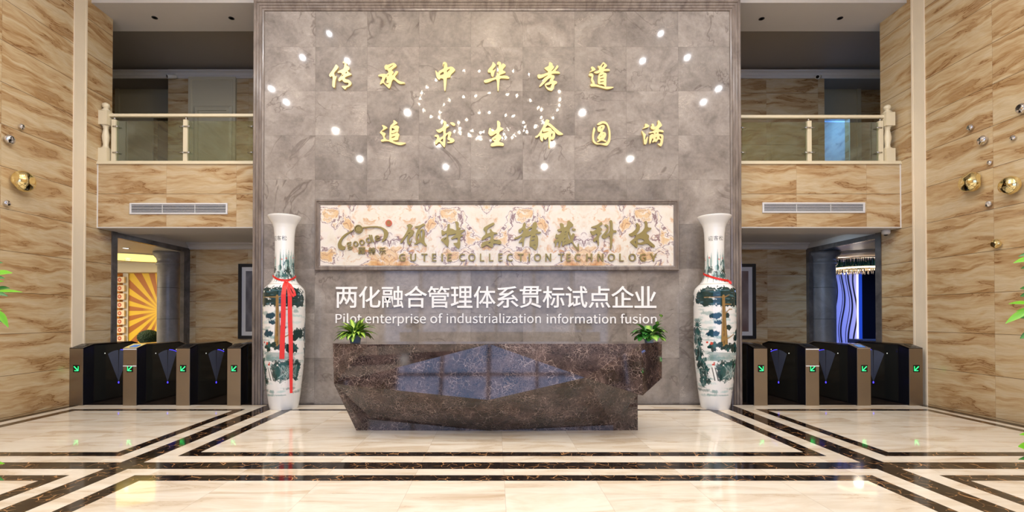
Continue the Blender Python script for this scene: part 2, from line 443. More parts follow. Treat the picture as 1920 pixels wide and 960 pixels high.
GLYPHS={
'两':'35,196 35,-28 62,-28 62,171 116,171 111,127 96,82 66,40 84,22 106,48 122,76 132,106 159,64 175,85 138,136 142,171 206,171 201,127 186,82 155,40 174,22 196,49 212,77 222,107 269,40 285,61 228,136 231,171 289,171 289,6 280,-2 225,-2 234,-28 299,-24 312,-14 315,5 315,196 232,196 232,244 330,244 330,270 21,270 21,244 117,244 117,196|142,244 206,244 206,196 142,196',
'化':'304,243 276,207 244,173 209,142 209,288 181,288 181,121 113,81 132,61 181,89 181,28 190,-11 226,-22 289,-22 317,-13 331,15 337,67 311,80 305,20 287,5 229,5 213,9 209,28 209,108 253,143 293,183 329,227|110,294 84,242 51,194 15,155 32,129 72,176 72,-28 100,-28 100,217 136,286',
'融':'58,217 143,217 143,184 58,184|36,236 36,165 167,165 167,236|19,279 19,256 184,256 184,279|60,111 79,70 96,76 75,117|196,224 196,92 248,92 248,13 190,5 197,-20 312,1 318,-28 338,-22 308,72 290,68 306,22 272,17 272,92 323,92 323,224 272,224 272,292 248,292 248,224|216,202 250,202 250,115 216,115|270,202 302,202 302,115 270,115|127,119 103,68 55,68 55,50 91,50 91,-18 111,-18 111,50 145,50 145,68 121,68 144,111|24,145 24,-27 45,-27 45,124 157,124 157,2 152,-3 125,-3 131,-24 169,-20 179,1 179,145',
'合':'181,295 137,244 79,200 14,168 33,145 87,173 87,155 264,155 264,179 321,148 339,172 286,197 237,229 193,268 204,283|97,180 126,200 153,224 177,249 204,222 233,200 262,180|69,113 69,-27 95,-27 95,-8 258,-8 258,-26 286,-26 286,113|95,17 95,90 258,90 258,17',
'管':'74,153 74,-28 100,-28 100,-16 270,-16 270,-28 296,-28 296,59 100,59 100,83 277,83 277,153|270,4 100,4 100,38 270,38|154,218 165,196 35,196 35,138 61,138 61,175 294,175 294,138 320,138 320,196 192,196 178,223|100,133 252,133 252,103 100,103|58,296 48,266 33,238 15,216 38,203 66,246 90,246 109,207 131,215 116,246 169,246 169,265 75,265 84,291|207,295 193,258 172,228 194,216 214,246 239,246 264,206 286,216 266,246 329,246 329,265 223,265 232,290',
'理':'167,189 220,189 220,144 167,144|243,189 297,189 297,144 243,144|167,255 220,255 220,210 167,210|243,255 297,255 297,210 243,210|111,8 111,-16 339,-16 339,8 245,8 245,56 327,56 327,80 245,80 245,121 322,121 322,278 143,278 143,121 218,121 218,80 138,80 138,56 218,56 218,8|12,35 19,8 128,45 123,70 85,57 85,145 120,145 120,169 85,169 85,246 125,246 125,270 16,270 16,246 60,246 60,169 20,169 20,145 60,145 60,49',
'体':'88,293 67,241 41,193 11,153 26,127 56,168 56,-27 81,-27 81,212 112,286|146,61 146,37 203,37 203,-26 229,-26 229,37 285,37 285,61 229,61 229,182 254,123 286,70 321,29 341,50 304,89 271,140 246,198 334,198 334,223 229,223 229,293 203,293 203,223 104,223 104,198 188,198 161,140 128,88 91,48 110,28 145,69 177,122 203,181 203,61',
'系':'100,78 79,53 52,30 25,11 48,-7 75,15 103,41 126,69|223,67 305,-8 328,8 243,80|232,155 261,127 107,117 160,145 212,177 265,214 244,231 189,190 103,186 178,251 299,270 281,292 212,279 126,270 37,264 44,241 140,247 83,196 57,182 64,159 153,167 86,129 37,110 45,86 165,99 165,7 158,1 112,2 122,-24 177,-20 189,-10 192,7 192,101 279,107 303,76 324,88 253,166',
'贯':'161,109 161,78 153,49 115,19 23,-8 40,-28 137,4 179,40 188,77 188,109|184,23 314,-28 328,-6 290,11 243,28 197,42|67,145 67,33 93,33 93,124 260,124 260,35 287,35 287,145|103,260 171,260 167,233 98,233|196,260 264,260 261,233 192,233|158,186 88,186 94,214 164,214|183,186 189,214 259,214 256,186|20,235 20,213 67,213 58,164 280,164 286,213 330,213 330,235 288,235 293,281 80,281 71,235',
'标':'163,268 163,243 316,243 316,268|273,114 289,76 302,38 311,6 335,14 326,47 312,84 295,121|172,120 161,83 146,49 127,20 149,6 167,37 183,74 196,114|148,184 148,159 223,159 223,6 216,0 177,0 185,-27 236,-22 246,-12 249,6 249,159 335,159 335,184|71,294 71,220 17,220 17,195 65,195 50,151 31,108 8,75 23,51 40,77 57,111 71,148 71,-28 97,-28 97,155 129,105 144,126 97,186 97,195 143,195 143,220 97,220 97,294',
'试':'42,271 93,219 111,237 60,287|272,279 310,228 329,241 290,290|18,184 18,159 66,159 66,33 60,14 49,4 63,-19 137,34 130,56 91,31 91,184|235,292 237,221 121,221 121,196 238,196 248,80 269,2 304,-27 318,-21 330,1 339,47 318,61 313,21 305,7 286,33 272,99 264,196 336,196 336,221 263,221 262,292|126,21 133,-4 238,27 234,51 193,39 193,120 226,120 226,145 132,145 132,120 169,120 169,33',
'点':'83,163 266,163 266,100 83,100|119,45 126,-25 153,-21 144,47|192,44 216,-24 242,-18 215,50|263,47 308,-25 333,-15 286,56|62,54 49,28 33,4 15,-16 39,-28 57,-6 74,20 87,48|58,188 58,76 292,76 292,188 186,188 186,232 319,232 319,257 186,257 186,294 159,294 159,188',
'企':'72,137 72,6 28,6 28,-18 326,-18 326,6 192,6 192,94 293,94 293,118 192,118 192,199 164,199 164,6 98,6 98,137|174,297 131,246 75,202 12,169 30,147 83,177 133,213 176,256 222,210 271,175 323,147 341,169 287,196 236,230 190,275 198,286',
'业':'299,213 241,91 263,80 323,201|29,206 77,83 103,92 53,214|205,290 205,16 146,16 146,290 119,290 119,16 21,16 21,-10 330,-10 330,16 231,16 231,290',
'顾':'243,173 243,102 239,63 218,23 168,-11 183,-28 237,11 261,56 266,102 266,173|260,29 321,-26 336,-9 274,43|35,280 35,143 34,90 27,35 12,-15 32,-29 49,25 57,86 58,143 58,257 168,257 168,280|77,-18 162,25 158,46 102,21 102,196 142,196 142,106 138,102 114,102 120,81 154,85 163,106 163,218 79,218 79,23 68,5|190,221 190,54 213,54 213,200 298,200 298,54 321,54 321,221 255,221 270,256 333,256 333,278 182,278 182,256 244,256 232,221',
'特':'160,74 203,17 224,30 180,86|225,294 225,256 157,256 157,232 225,232 225,188 136,188 136,163 268,163 268,121 142,121 142,96 268,96 268,5 261,-2 215,-2 223,-28 278,-23 290,-14 293,5 293,96 333,96 333,121 293,121 293,163 335,163 335,188 250,188 250,232 319,232 319,256 250,256 250,294|34,267 30,223 23,183 14,148 34,137 48,197 74,197 74,111 16,95 22,68 74,85 74,-28 99,-28 99,93 136,105 133,129 99,119 99,197 133,197 133,222 99,222 99,294 74,294 74,222 51,222 56,263',
'乐':'83,97 63,66 39,36 13,11 35,-6 60,22 86,55 108,89|242,86 312,-5 336,8 265,97|45,123 86,127 169,127 169,6 160,-1 111,-1 121,-27 180,-22 192,-13 195,6 195,127 324,127 324,154 195,154 195,224 169,224 169,154 70,154 86,244 164,248 241,255 306,267 291,290 225,279 143,271 60,268 57,227 52,192 47,170 36,148',
'迎':'24,257 85,210 103,228 40,273|88,172 17,172 17,147 62,147 62,35 39,19 14,-5 31,-28 57,3 78,16 93,9 112,-4 138,-16 169,-22 208,-23 329,-20 336,7 209,1 173,2 143,7 117,18 88,37|217,268 217,17 242,17 242,245 298,245 298,88 293,82 259,82 267,59 311,63 322,87 322,268|120,55 211,89 209,112 149,94 149,246 215,276 196,295 125,260 125,103 118,85 107,75',
'客':'125,185 231,185 176,141 123,184|132,232 109,204 76,177 32,153 50,134 105,168 151,128 107,109 60,95 12,84 25,61 81,75 81,-28 107,-28 107,-16 245,-16 245,-27 272,-27 272,76 321,67 338,91 289,100 243,112 201,129 228,149 252,171 272,196 254,207 249,206 145,206 161,227|175,113 259,80 97,80|107,6 107,58 245,58 245,6|151,291 167,262 27,262 27,196 53,196 53,238 297,238 297,196 323,196 323,262 197,262 177,297',
'松':'190,283 176,232 157,187 133,151 156,135 181,174 202,223 217,278|275,286 250,281 267,225 288,178 314,136 335,158 311,194 291,237|70,294 70,220 16,220 16,195 67,195 53,146 33,99 11,62 25,37 41,65 57,99 70,138 70,-28 95,-28 95,146 125,90 143,111 95,181 95,195 139,195 139,220 95,220 95,294|257,86 285,29 182,17 205,65 227,117 245,172 217,182 199,122 179,71 165,41 153,19 142,9 151,-17 295,6 304,-20 328,-9 279,95',
'Pilot':'35,0 68,0 68,102 110,102 148,107 178,121 198,146 204,181 198,217 178,240 148,253 109,257 35,257|68,129 68,230 104,230 134,228 155,220 168,205 172,181 168,158 156,141 135,132 106,129|254,0 286,0 286,190 254,190|270,229 281,232 289,239 291,251 270,271 249,251|384,-5 402,-2 398,23 391,22 382,36 382,279 350,279 350,38 354,15 364,0|523,-5 557,2 585,22 604,53 611,95 604,137 585,169 557,188 523,195 490,188 462,169 443,137 436,95 443,53 462,22 490,2|523,22 501,27 484,42 472,65 468,95 472,125 484,148 501,163 523,168 546,163 563,148 575,125 579,95 575,65 563,42 546,27|721,-5 757,2 750,27 729,21 711,26 702,38 699,58 699,164 751,164 751,190 699,190 699,244 673,244 669,190 639,188 639,164 667,164 667,59 670,33 679,13 696,0',
'enterprise':'109,-5 133,-2 154,5 172,15 160,36 146,28 130,23 113,21 88,26 68,39 55,60 50,88 178,88 179,106 174,143 160,171 136,189 103,195 72,188 44,168 25,137 18,95 25,53 45,22 74,2|49,110 56,135 68,154 85,166 104,169 129,163 146,143 151,110|226,0 258,0 258,138 276,154 292,164 310,167 331,162 343,145 346,116 346,0 378,0 378,120 375,152 364,176 346,190 320,195 296,191 275,179 256,162 256,162 252,190 226,190|499,-5 535,2 528,27 507,21 489,26 480,38 477,58 477,164 529,164 529,190 477,190 477,244 451,244 447,190 417,188 417,164 445,164 445,59 448,33 457,13 474,0|649,-5 673,-2 693,5 711,15 700,36 685,28 670,23 652,21 628,26 608,39 595,60 589,88 717,88 719,106 714,143 699,171 675,189 643,195 611,188 584,168 565,137 558,95 565,53 584,22 613,2|589,110 595,135 608,154 624,166 644,169 669,163 685,143 691,110|766,0 798,0 798,122 812,148 829,162 846,166 864,163 870,191 850,195 829,190 811,176 796,155 795,155 792,190 766,190|902,-80 934,-80 934,-16 933,18 950,5 968,-2 985,-5 1017,2 1043,22 1061,55 1068,98 1063,138 1048,169 1025,188 992,195 971,191 950,181 932,168 931,168 928,190 902,190|980,22 966,24 950,30 934,42 934,142 951,156 968,165 984,168 1007,163 1023,149 1032,127 1035,98 1031,66 1019,42 1002,28|1119,0 1151,0 1151,122 1165,148 1182,162 1199,166 1217,163 1223,191 1203,195 1182,190 1164,176 1149,155 1148,155 1145,190 1119,190|1255,0 1287,0 1287,190 1255,190|1271,229 1282,232 1289,239 1292,251 1271,271 1250,251|1401,-5 1430,0 1452,12 1465,30 1470,52 1464,75 1451,90 1432,101 1412,110 1392,118 1377,128 1371,143 1375,156 1386,166 1406,170 1422,168 1436,162 1449,153 1465,173 1448,184 1428,192 1406,195 1378,191 1357,179 1345,162 1340,141 1349,115 1369,97 1396,86 1416,78 1432,66 1439,50 1435,35 1423,24 1402,20 1381,23 1362,31 1345,43 1330,22 1350,8 1374,-1|1592,-5 1616,-2 1636,5 1654,15 1643,36 1628,28 1613,23 1595,21 1570,26 1551,39 1538,60 1532,88 1660,88 1662,106 1657,143 1642,171 1618,189 1586,195 1554,188 1527,168 1508,137 1501,95 1508,53 1527,22 1556,2|1532,110 1538,135 1551,154 1567,166 1586,169 1612,163 1628,143 1634,110',
'of':'106,-5 139,2 167,22 187,53 194,95 187,137 167,169 139,188 106,195 73,188 45,169 25,137 18,95 25,53 45,22 73,2|106,22 84,27 66,42 55,65 51,95 55,125 66,148 84,163 106,168 129,163 146,148 157,125 161,95 157,65 146,42 129,27|224,164 250,164 250,0 282,0 282,164 322,164 322,190 282,190 282,220 284,241 293,253 308,258 330,252 337,277 305,283 280,279 263,266 253,247 250,221 250,190 224,188',
'industrialization':'32,0 64,0 64,190 32,190|48,229 59,232 67,239 70,251 48,271 27,251|129,0 161,0 161,138 178,154 195,164 213,167 233,162 245,145 249,116 249,0 280,0 280,120 277,152 266,176 248,190 222,195 198,191 177,179 159,162 158,162 155,190 129,190|407,-5 429,-1 448,9 465,22 466,22 468,0 495,0 495,279 463,279 463,206 464,173 448,185 431,192 411,195 380,188 353,168 335,137 328,95 334,53 350,21 375,2|414,22 392,27 375,42 365,65 361,95 366,125 377,148 395,163 416,168 432,166 447,160 463,148 463,48 447,34 431,25|615,-5 639,0 659,12 678,30 679,30 681,0 708,0 708,190 676,190 676,55 659,37 642,26 624,23 604,28 592,45 589,74 589,190 556,190 556,70 560,38 571,14 589,0|821,-5 851,0 873,12 886,30 890,52 885,75 872,90 853,101 833,110 813,118 798,128 792,143 795,156 807,166 827,170 843,168 857,162 870,153 886,173 869,184 849,192 827,195 799,191 778,179 766,162 761,141 770,115 790,97 817,86 837,78 853,66 860,50 856,35 843,24 822,20 801,23 783,31 766,43 751,22 771,8 795,-1|995,-5 1030,2 1024,27 1002,21 985,26 976,38 973,58 973,164 1025,164 1025,190 973,190 973,244 946,244 943,190 913,188 913,164 941,164 941,59 944,33 953,13 970,0|1068,0 1100,0 1100,122 1114,148 1131,162 1147,166 1166,163 1172,191 1152,195 1131,190 1113,176 1098,155 1097,155 1094,190 1068,190|1203,0 1236,0 1236,190 1203,190|1220,229 1231,232 1238,239 1241,251 1220,271 1199,251|1343,-5 1366,-1 1387,9 1407,23 1408,23 1410,0 1437,0 1437,117 1433,149 1421,174 1401,189 1371,195 1342,191 1316,182 1296,170 1308,148 1325,158 1344,165 1366,168 1390,161 1402,144 1405,120 1352,111 1316,97 1295,77 1288,49 1295,20 1315,2|1353,21 1335,24 1323,34 1319,51 1323,68 1338,82 1364,92 1405,99 1405,46 1387,32 1370,24|1530,-5 1549,-2 1544,23 1538,22 1529,36 1529,279 1497,279 1497,38 1500,15 1511,0|1596,0 1629,0 1629,190 1596,190|1612,229 1624,232 1631,239 1634,251 1612,271 1591,251|1673,0 1817,0 1817,26 1713,26 1813,173 1813,190 1683,190 1683,164 1773,164 1673,17|1903,-5 1925,-1 1946,9 1966,23 1967,23 1970,0 1996,0 1996,117 1992,149 1980,174 1960,189 1930,195 1901,191 1876,182 1855,170 1868,148 1884,158 1903,165 1925,168 1949,161 1961,144 1964,120 1912,111 1875,97 1854,77 1847,49 1855,20 1874,2|1912,21 1895,24 1883,34 1878,51 1883,68 1897,82 1923,92 1964,99 1964,46 1946,32 1929,24|2116,-5 2151,2 2145,27 2123,21 2105,26 2096,38 2093,58 2093,164 2145,164 2145,190 2093,190 2093,244 2067,244 2063,190 2033,188 2033,164 2062,164 2062,59 2064,33 2073,13 2090,0|2188,0 2220,0 2220,190 2188,190|2204,229 2215,232 2223,239 2225,251 2204,271 2183,251|2358,-5 2392,2 2420,22 2439,53 2446,95 2439,137 2420,169 2392,188 2358,195 2325,188 2297,169 2277,137 2270,95 2277,53 2297,22 2325,2|2358,22 2336,27 2318,42 2307,65 2303,95 2307,125 2318,148 2336,163 2358,168 2381,163 2398,148 2409,125 2414,95 2409,65 2398,42 2381,27|2496,0 2529,0 2529,138 2546,154 2563,164 2581,167 2601,162 2613,145 2617,116 2617,0 2648,0 2648,120 2645,152 2634,176 2616,190 2590,195 2566,191 2545,179 2527,162 2526,162 2523,190 2496,190',
'information':'32,0 64,0 64,190 32,190|48,229 59,232 67,239 70,251 48,271 27,251|129,0 161,0 161,138 178,154 195,164 213,167 233,162 245,145 249,116 249,0 280,0 280,120 277,152 266,176 248,190 222,195 198,191 177,179 159,162 158,162 155,190 129,190|321,164 347,164 347,0 379,0 379,164 419,164 419,190 379,190 379,220 382,241 391,253 406,258 428,252 435,277 403,283 378,279 361,266 351,247 347,221 347,190 321,188|530,-5 563,2 591,22 610,53 618,95 610,137 591,169 563,188 530,195 496,188 468,169 449,137 442,95 449,53 468,22 496,2|530,22 507,27 490,42 479,65 475,95 479,125 490,148 507,163 530,168 552,163 570,148 581,125 585,95 581,65 570,42 552,27|668,0 700,0 700,122 715,148 731,162 748,166 766,163 772,191 752,195 732,190 713,176 698,155 697,155 694,190 668,190|804,0 836,0 836,138 853,154 869,164 884,167 904,162 915,145 919,116 919,0 951,0 951,138 968,154 984,164 999,167 1019,162 1031,145 1034,116 1034,0 1066,0 1066,120 1063,152 1052,176 1034,190 1009,195 986,190 966,178 946,159 935,178 918,191 893,195 871,191 852,179 834,162 833,162 830,190 804,190|1172,-5 1195,-1 1216,9 1235,23 1236,23 1239,0 1265,0 1265,117 1261,149 1250,174 1229,189 1199,195 1170,191 1145,182 1125,170 1137,148 1153,158 1173,165 1194,168 1218,161 1230,144 1233,120 1181,111 1145,97 1123,77 1117,49 1124,20 1143,2|1181,21 1164,24 1152,34 1147,51 1152,68 1166,82 1193,92 1233,99 1233,46 1215,32 1199,24|1385,-5 1420,2 1414,27 1392,21 1375,26 1365,38 1363,58 1363,164 1415,164 1415,190 1363,190 1363,244 1336,244 1333,190 1303,188 1303,164 1331,164 1331,59 1334,33 1343,13 1359,0|1457,0 1489,0 1489,190 1457,190|1473,229 1485,232 1492,239 1495,251 1473,271 1452,251|1627,-5 1661,2 1689,22 1708,53 1715,95 1708,137 1689,169 1661,188 1627,195 1594,188 1566,169 1547,137 1540,95 1547,53 1566,22 1594,2|1627,22 1605,27 1588,42 1576,65 1572,95 1576,125 1588,148 1605,163 1627,168 1650,163 1667,148 1679,125 1683,95 1679,65 1667,42 1650,27|1766,0 1798,0 1798,138 1815,154 1832,164 1850,167 1870,162 1882,145 1886,116 1886,0 1918,0 1918,120 1914,152 1904,176 1886,190 1860,195 1836,191 1815,179 1796,162 1795,162 1792,190 1766,190',
'fusion':'12,164 37,164 37,0 69,0 69,164 110,164 110,190 69,190 69,220 72,241 81,253 96,258 118,252 125,277 93,283 68,279 51,266 41,247 37,221 37,190 12,188|202,-5 225,0 246,12 264,30 265,30 268,0 294,0 294,190 263,190 263,55 246,37 229,26 211,23 191,28 179,45 175,74 175,190 143,190 143,70 147,38 157,14 176,0|408,-5 438,0 460,12 473,30 477,52 472,75 459,90 440,101 419,110 399,118 384,128 379,143 382,156 394,166 414,170 430,168 444,162 457,153 472,173 456,184 436,192 414,195 386,191 365,179 352,162 348,141 356,115 377,97 403,86 424,78 440,66 447,50 443,35 430,24 409,20 388,23 370,31 353,43 338,22 358,8 382,-1|522,0 555,0 555,190 522,190|539,229 550,232 557,239 560,251 539,271 518,251|693,-5 726,2 754,22 773,53 780,95 773,137 754,169 726,188 693,195 659,188 631,169 612,137 605,95 612,53 631,22 659,2|693,22 670,27 653,42 642,65 638,95 642,125 653,148 670,163 693,168 715,163 733,148 744,125 748,95 744,65 733,42 715,27|831,0 863,0 863,138 881,154 897,164 915,167 935,162 947,145 951,116 951,0 983,0 983,120 979,152 969,176 951,190 925,195 901,191 880,179 861,162 860,162 857,190 831,190',
'_G':'136,-5 161,-2 182,4 201,13 215,25 215,133 131,133 131,106 186,106 186,39 173,31 157,26 139,24 103,31 76,52 59,85 54,129 60,172 77,205 104,226 139,233 162,230 180,221 194,209 212,230 199,241 183,251 162,258 138,261 91,252 54,226 29,184 20,128 29,72 53,31 90,4',
'_U':'126,-5 163,1 192,20 211,54 218,106 218,257 187,257 187,105 183,66 170,41 150,28 126,24 103,28 84,41 71,66 67,105 67,257 34,257 34,106 41,54 61,20 90,1',
'_T':'89,0 121,0 121,229 199,229 199,257 11,257 11,229 89,229',
'_E':'35,0 187,0 187,28 68,28 68,121 165,121 165,149 68,149 68,229 183,229 183,257 35,257',
'_I':'35,0 68,0 68,257 35,257',
'_C':'132,-5 155,-2 176,5 195,17 211,32 193,53 176,37 156,27 133,24 100,31 75,52 59,85 54,129 59,172 76,205 101,226 134,233 155,230 172,221 187,209 204,230 187,245 163,257 134,261 89,252 53,226 29,184 20,128 29,72 52,31 88,4',
'_O':'130,-5 174,5 209,31 231,74 239,129 231,185 209,226 174,252 130,261 86,252 51,226 28,185 20,129 28,74 51,31 86,5|130,24 98,31 74,52 59,86 54,129 59,172 74,205 98,226 130,233 161,226 185,205 201,172 206,129 201,86 185,52 161,31',
'_L':'35,0 180,0 180,28 68,28 68,257 35,257',
'_N':'35,0 66,0 66,135 62,215 63,215 91,162 185,0 218,0 218,257 187,257 187,123 192,42 190,42 162,95 68,257 35,257',
'_H':'35,0 68,0 68,121 187,121 187,0 220,0 220,257 187,257 187,149 68,149 68,257 35,257',
'_Y':'77,0 109,0 109,99 186,257 153,257 120,184 94,128 92,128 67,184 34,257 0,257 77,99',
'_R':'68,135 68,230 111,230 145,226 166,212 173,185 166,157 145,140 111,135|176,0 213,0 147,112 171,122 189,137 201,158 205,185 199,219 180,241 152,253 116,257 35,257 35,0 68,0 68,109 114,109',
'_g':'96,-88 136,-82 166,-68 186,-47 193,-22 188,-1 176,13 155,21 126,23 89,23 69,26 59,33 56,44 68,67 96,60 123,65 145,78 160,99 166,126 164,142 158,155 150,166 189,166 189,190 123,190 96,195 69,190 46,177 31,155 25,127 29,106 38,89 50,76 50,75 40,66 32,54 29,39 31,26 37,15 46,8 46,6 31,-6 21,-21 18,-37 24,-58 40,-74 65,-84|96,82 76,87 61,103 56,127 61,151 76,166 96,172 117,166 131,151 137,127 131,103 116,87|101,-65 71,-61 52,-50 46,-32 48,-21 54,-10 65,0 90,-3 123,-3 144,-5 157,-13 161,-27 154,-46 133,-60',
'_o':'106,-5 139,2 167,22 187,53 194,95 187,137 167,169 139,188 106,195 73,188 45,169 25,137 18,95 25,53 45,22 73,2|106,22 84,27 66,42 55,65 51,95 55,125 66,148 84,163 106,168 129,163 146,148 157,125 161,95 157,65 146,42 129,27',
'_d':'97,-5 119,-1 138,9 155,22 156,22 159,0 185,0 185,279 153,279 153,206 154,173 138,185 121,192 101,195 70,188 43,168 25,137 19,95 24,53 40,21 65,2|104,22 82,27 65,42 55,65 51,95 56,125 68,148 85,163 106,168 122,166 137,160 153,148 153,48 137,34 121,25',
'_l':'66,-5 84,-2 80,23 73,22 64,36 64,279 32,279 32,38 36,15 47,0',
'_e':'109,-5 133,-2 154,5 172,15 160,36 146,28 130,23 113,21 88,26 68,39 55,60 50,88 178,88 179,106 174,143 160,171 136,189 103,195 72,188 44,168 25,137 18,95 25,53 45,22 74,2|49,110 56,135 68,154 85,166 104,169 129,163 146,143 151,110',
}
# ------------------------------------------------------------------ constants of the hall (metres)
XL, XR = -7.30, 7.45          # side walls
YW = 8.41                     # face of the grey feature wall
YB = 11.45                    # back wall of both corridors
YF = 8.79                     # face of the balconies
Z_SOF, Z_UP = 3.15, 4.38      # underside / top of the balconies
Z_CEIL = 7.6
GX0, GX1, GZ1 = PY(478, 300, YW).x, PY(1386, 300, YW).x, PY(930, 4, YW).z
GT_X = PY(591, 250, YW).x; GT_W = (PY(1272, 250, YW).x - GT_X) / 7
GT_Z = PY(930, 337, YW).z; GT_H = (PY(930, 88, YW).z - GT_Z) / 3

M = {}
M['trav_l'] = mat_travertine('travertine_left', 1.2, 0.623, 8.27, 0.02)
M['trav_r'] = mat_travertine('travertine_right', 1.2, 0.623, -7.155, 0.02)
M['trav_f'] = mat_travertine('travertine_balcony', 1.285, 0.64, -6.03, 3.775)
M['trav_b'] = mat_travertine('travertine_corridor', 1.24, 0.623, 0.3, 0.02)
M['grey'] = mat_greystone()
M['frame'] = mat_stone('grey_brown_stone_trim', (96, 86, 80), (124, 113, 106), (146, 135, 127), 2.2, 0.22, (3, 3, 0.7))
M['jamb'] = mat_stone('dark_stone_jamb', (72, 68, 67), (92, 87, 85), (114, 108, 105), 3.0, 0.25)
M['column'] = mat_stone('column_stone', (104, 103, 106), (126, 125, 128), (148, 147, 149), 2.0, 0.3)
M['cream'] = mat_floor_cream()
M['black'] = mat_floor_black()
M['darkfloor'] = mat_stone('dark_brown_marble_floor', (26, 20, 18), (44, 35, 31), (70, 56, 48), 3.0, 0.12)
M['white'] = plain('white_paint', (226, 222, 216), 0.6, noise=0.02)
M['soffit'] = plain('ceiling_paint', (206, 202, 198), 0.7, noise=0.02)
M['trim'] = plain('cream_stone_trim', (236, 222, 198), 0.3, noise=0.05, nscale=3)
M['lacquer'] = plain('cream_lacquer', (226, 214, 184), 0.3, noise=0.02)
M['door'] = plain('cream_door_paint', (204, 196, 170), 0.4, noise=0.02)
M['steel'] = plain('polished_steel', (190, 188, 184), 0.18, 0.95, noise=0.03)
M['dark'] = plain('charcoal', (22, 22, 24), 0.3, noise=0.05)
M['grille'] = plain('grille_white', (222, 222, 224), 0.45, noise=0.02)
M['grille_dark'] = plain('grille_shadow_gap', (34, 34, 38), 0.7)

# ------------------------------------------------------------------ floor
def floor():
    xs = sorted({-13.2, XL, -7.14, -6.97, -6.81, -4.26, -4.11, -3.93, -3.69, -3.48, -3.32, 3.48, 3.64, 3.84, 4.09, 4.29, 4.44, 7.0, 7.14, 7.27, XR, 13.2})
    ys = sorted({-6.0, -2.0, 4.493, 4.651, 4.838, 5.058, 5.28, 5.435, 7.80, 7.93, 8.30, 14.6})
    cols = [(-6.97, -4.11), (-3.48, 3.64), (4.29, 7.14)]
    rows = [(-9, 4.651), (5.28, 7.93)]
    wid = {-6.97: .16, -4.11: .15, -3.48: .16, 3.64: .16, 4.29: .15, 7.14: .14, 4.651: .158, 5.28: .155, 7.93: .13}
    def black(x, y):
        if y > 8.30 or x < XL or x > XR: return 2
        if x < -7.14 or x > 7.27: return 1
        if -3.93 < x < -3.69 or 3.84 < x < 4.09: return 1
        if 4.838 < y < 5.058: return 1
        for a, b in cols:
            for c, d in rows:
                if a < x < b and c < y < d:
                    if x < a + wid[a] or x > b - wid[b] or y > d - wid[d]: return 1
                    if c > 0 and y < c + wid[c]: return 1
        return 0
    mb = MB()
    for i in range(len(xs) - 1):
        for j in range(len(ys) - 1):
            x0, x1, y0, y1 = xs[i], xs[i + 1], ys[j], ys[j + 1]
            k = black((x0 + x1) / 2, (y0 + y1) / 2)
            if k == 2 and (x0 < XL - 1e-6 or x0 >= XR - 1e-6) and y0 < 8: continue
            mb.poly([(x0, y0, 0), (x1, y0, 0), (x1, y1, 0), (x0, y1, 0)], mi=k)
    mb.struct('floor', [M['cream'], M['black'], M['darkfloor']])
floor()

# ------------------------------------------------------------------ walls and ceilings
MB().box(XL - .3, XL, -6, 9.12, 0, Z_CEIL).struct('wall_left', M['trav_l'])
MB().box(XR, XR + .3, -6, 9.24, 0, Z_CEIL).struct('wall_right', M['trav_r'])
MB().box(GX0, GX1, YW, YW + .2, 0, GZ1).struct('wall_back', M['grey'])
MB().box(XL - .3, XR + .3, -6, 8.35, Z_CEIL, Z_CEIL + .2).box(-13.4, 13.4, 8.35, 14.8, Z_CEIL, Z_CEIL + .2).struct('ceiling', M['white'])
# front of the lobby: mullioned glass facade behind the viewer, open to daylight
mb = MB()
for i in range(9):
    x = -7.1 + i * 1.79
    mb.box(x - .06, x + .06, -6.1, -5.9, 0, Z_CEIL)
for z in (0.05, 2.7, 5.0, 7.5): mb.box(XL, XR, -6.08, -5.92, z - .06, z + .06)
mb.struct('window_1', M['dark'])
MB().box(XL, XR, -6.3, -6.1, 6.2, Z_CEIL).box(XL, -5.4, -6.3, -6.1, 0, 6.2).box(5.4, XR, -6.3, -6.1, 0, 6.2).struct('wall_front', M['trav_f'])  # unseen wall added to narrow the opening and cut daylight on the gallery

# stone surround of the grey wall
def rect_ring(mb, x0, x1, z0, z1, Y, prof, mi=0):
    rings = []
    for d, p in prof:
        rings.append([(x0 + d, Y - p, z0 + d), (x1 - d, Y - p, z0 + d), (x1 - d, Y - p, z1 - d), (x0 + d, Y - p, z1 - d)])
    for a, b in zip(rings, rings[1:]):
        for i in range(4):
            j = (i + 1) % 4
            mb.poly([a[i], a[j], b[j], b[i]], mi=mi)
    return mb
FR = [(0, -.2), (0, .07), (.010, .08), (.045, .08), (.050, .06), (.088, .06), (.094, .045), (.128, .045), (.134, .03), (.160, .022), (.165, 0)]
rect_ring(MB(), GX0, GX1, -.2, GZ1, YW, FR).struct('trim_1', M['frame'])

# flat pilaster strips on the side walls
for nm, x, s in (('trim_2', XL, 1), ('trim_3', XR, -1)):
    mb = MB()
    for y0, y1, t in ((8.27, 8.30, .022), (8.30, 8.50, .014), (8.50, 8.53, .022)):
        mb.box(min(x, x + s * t), max(x, x + s * t), y0, y1, 0, Z_CEIL)
    mb.struct(nm, M['trim'])

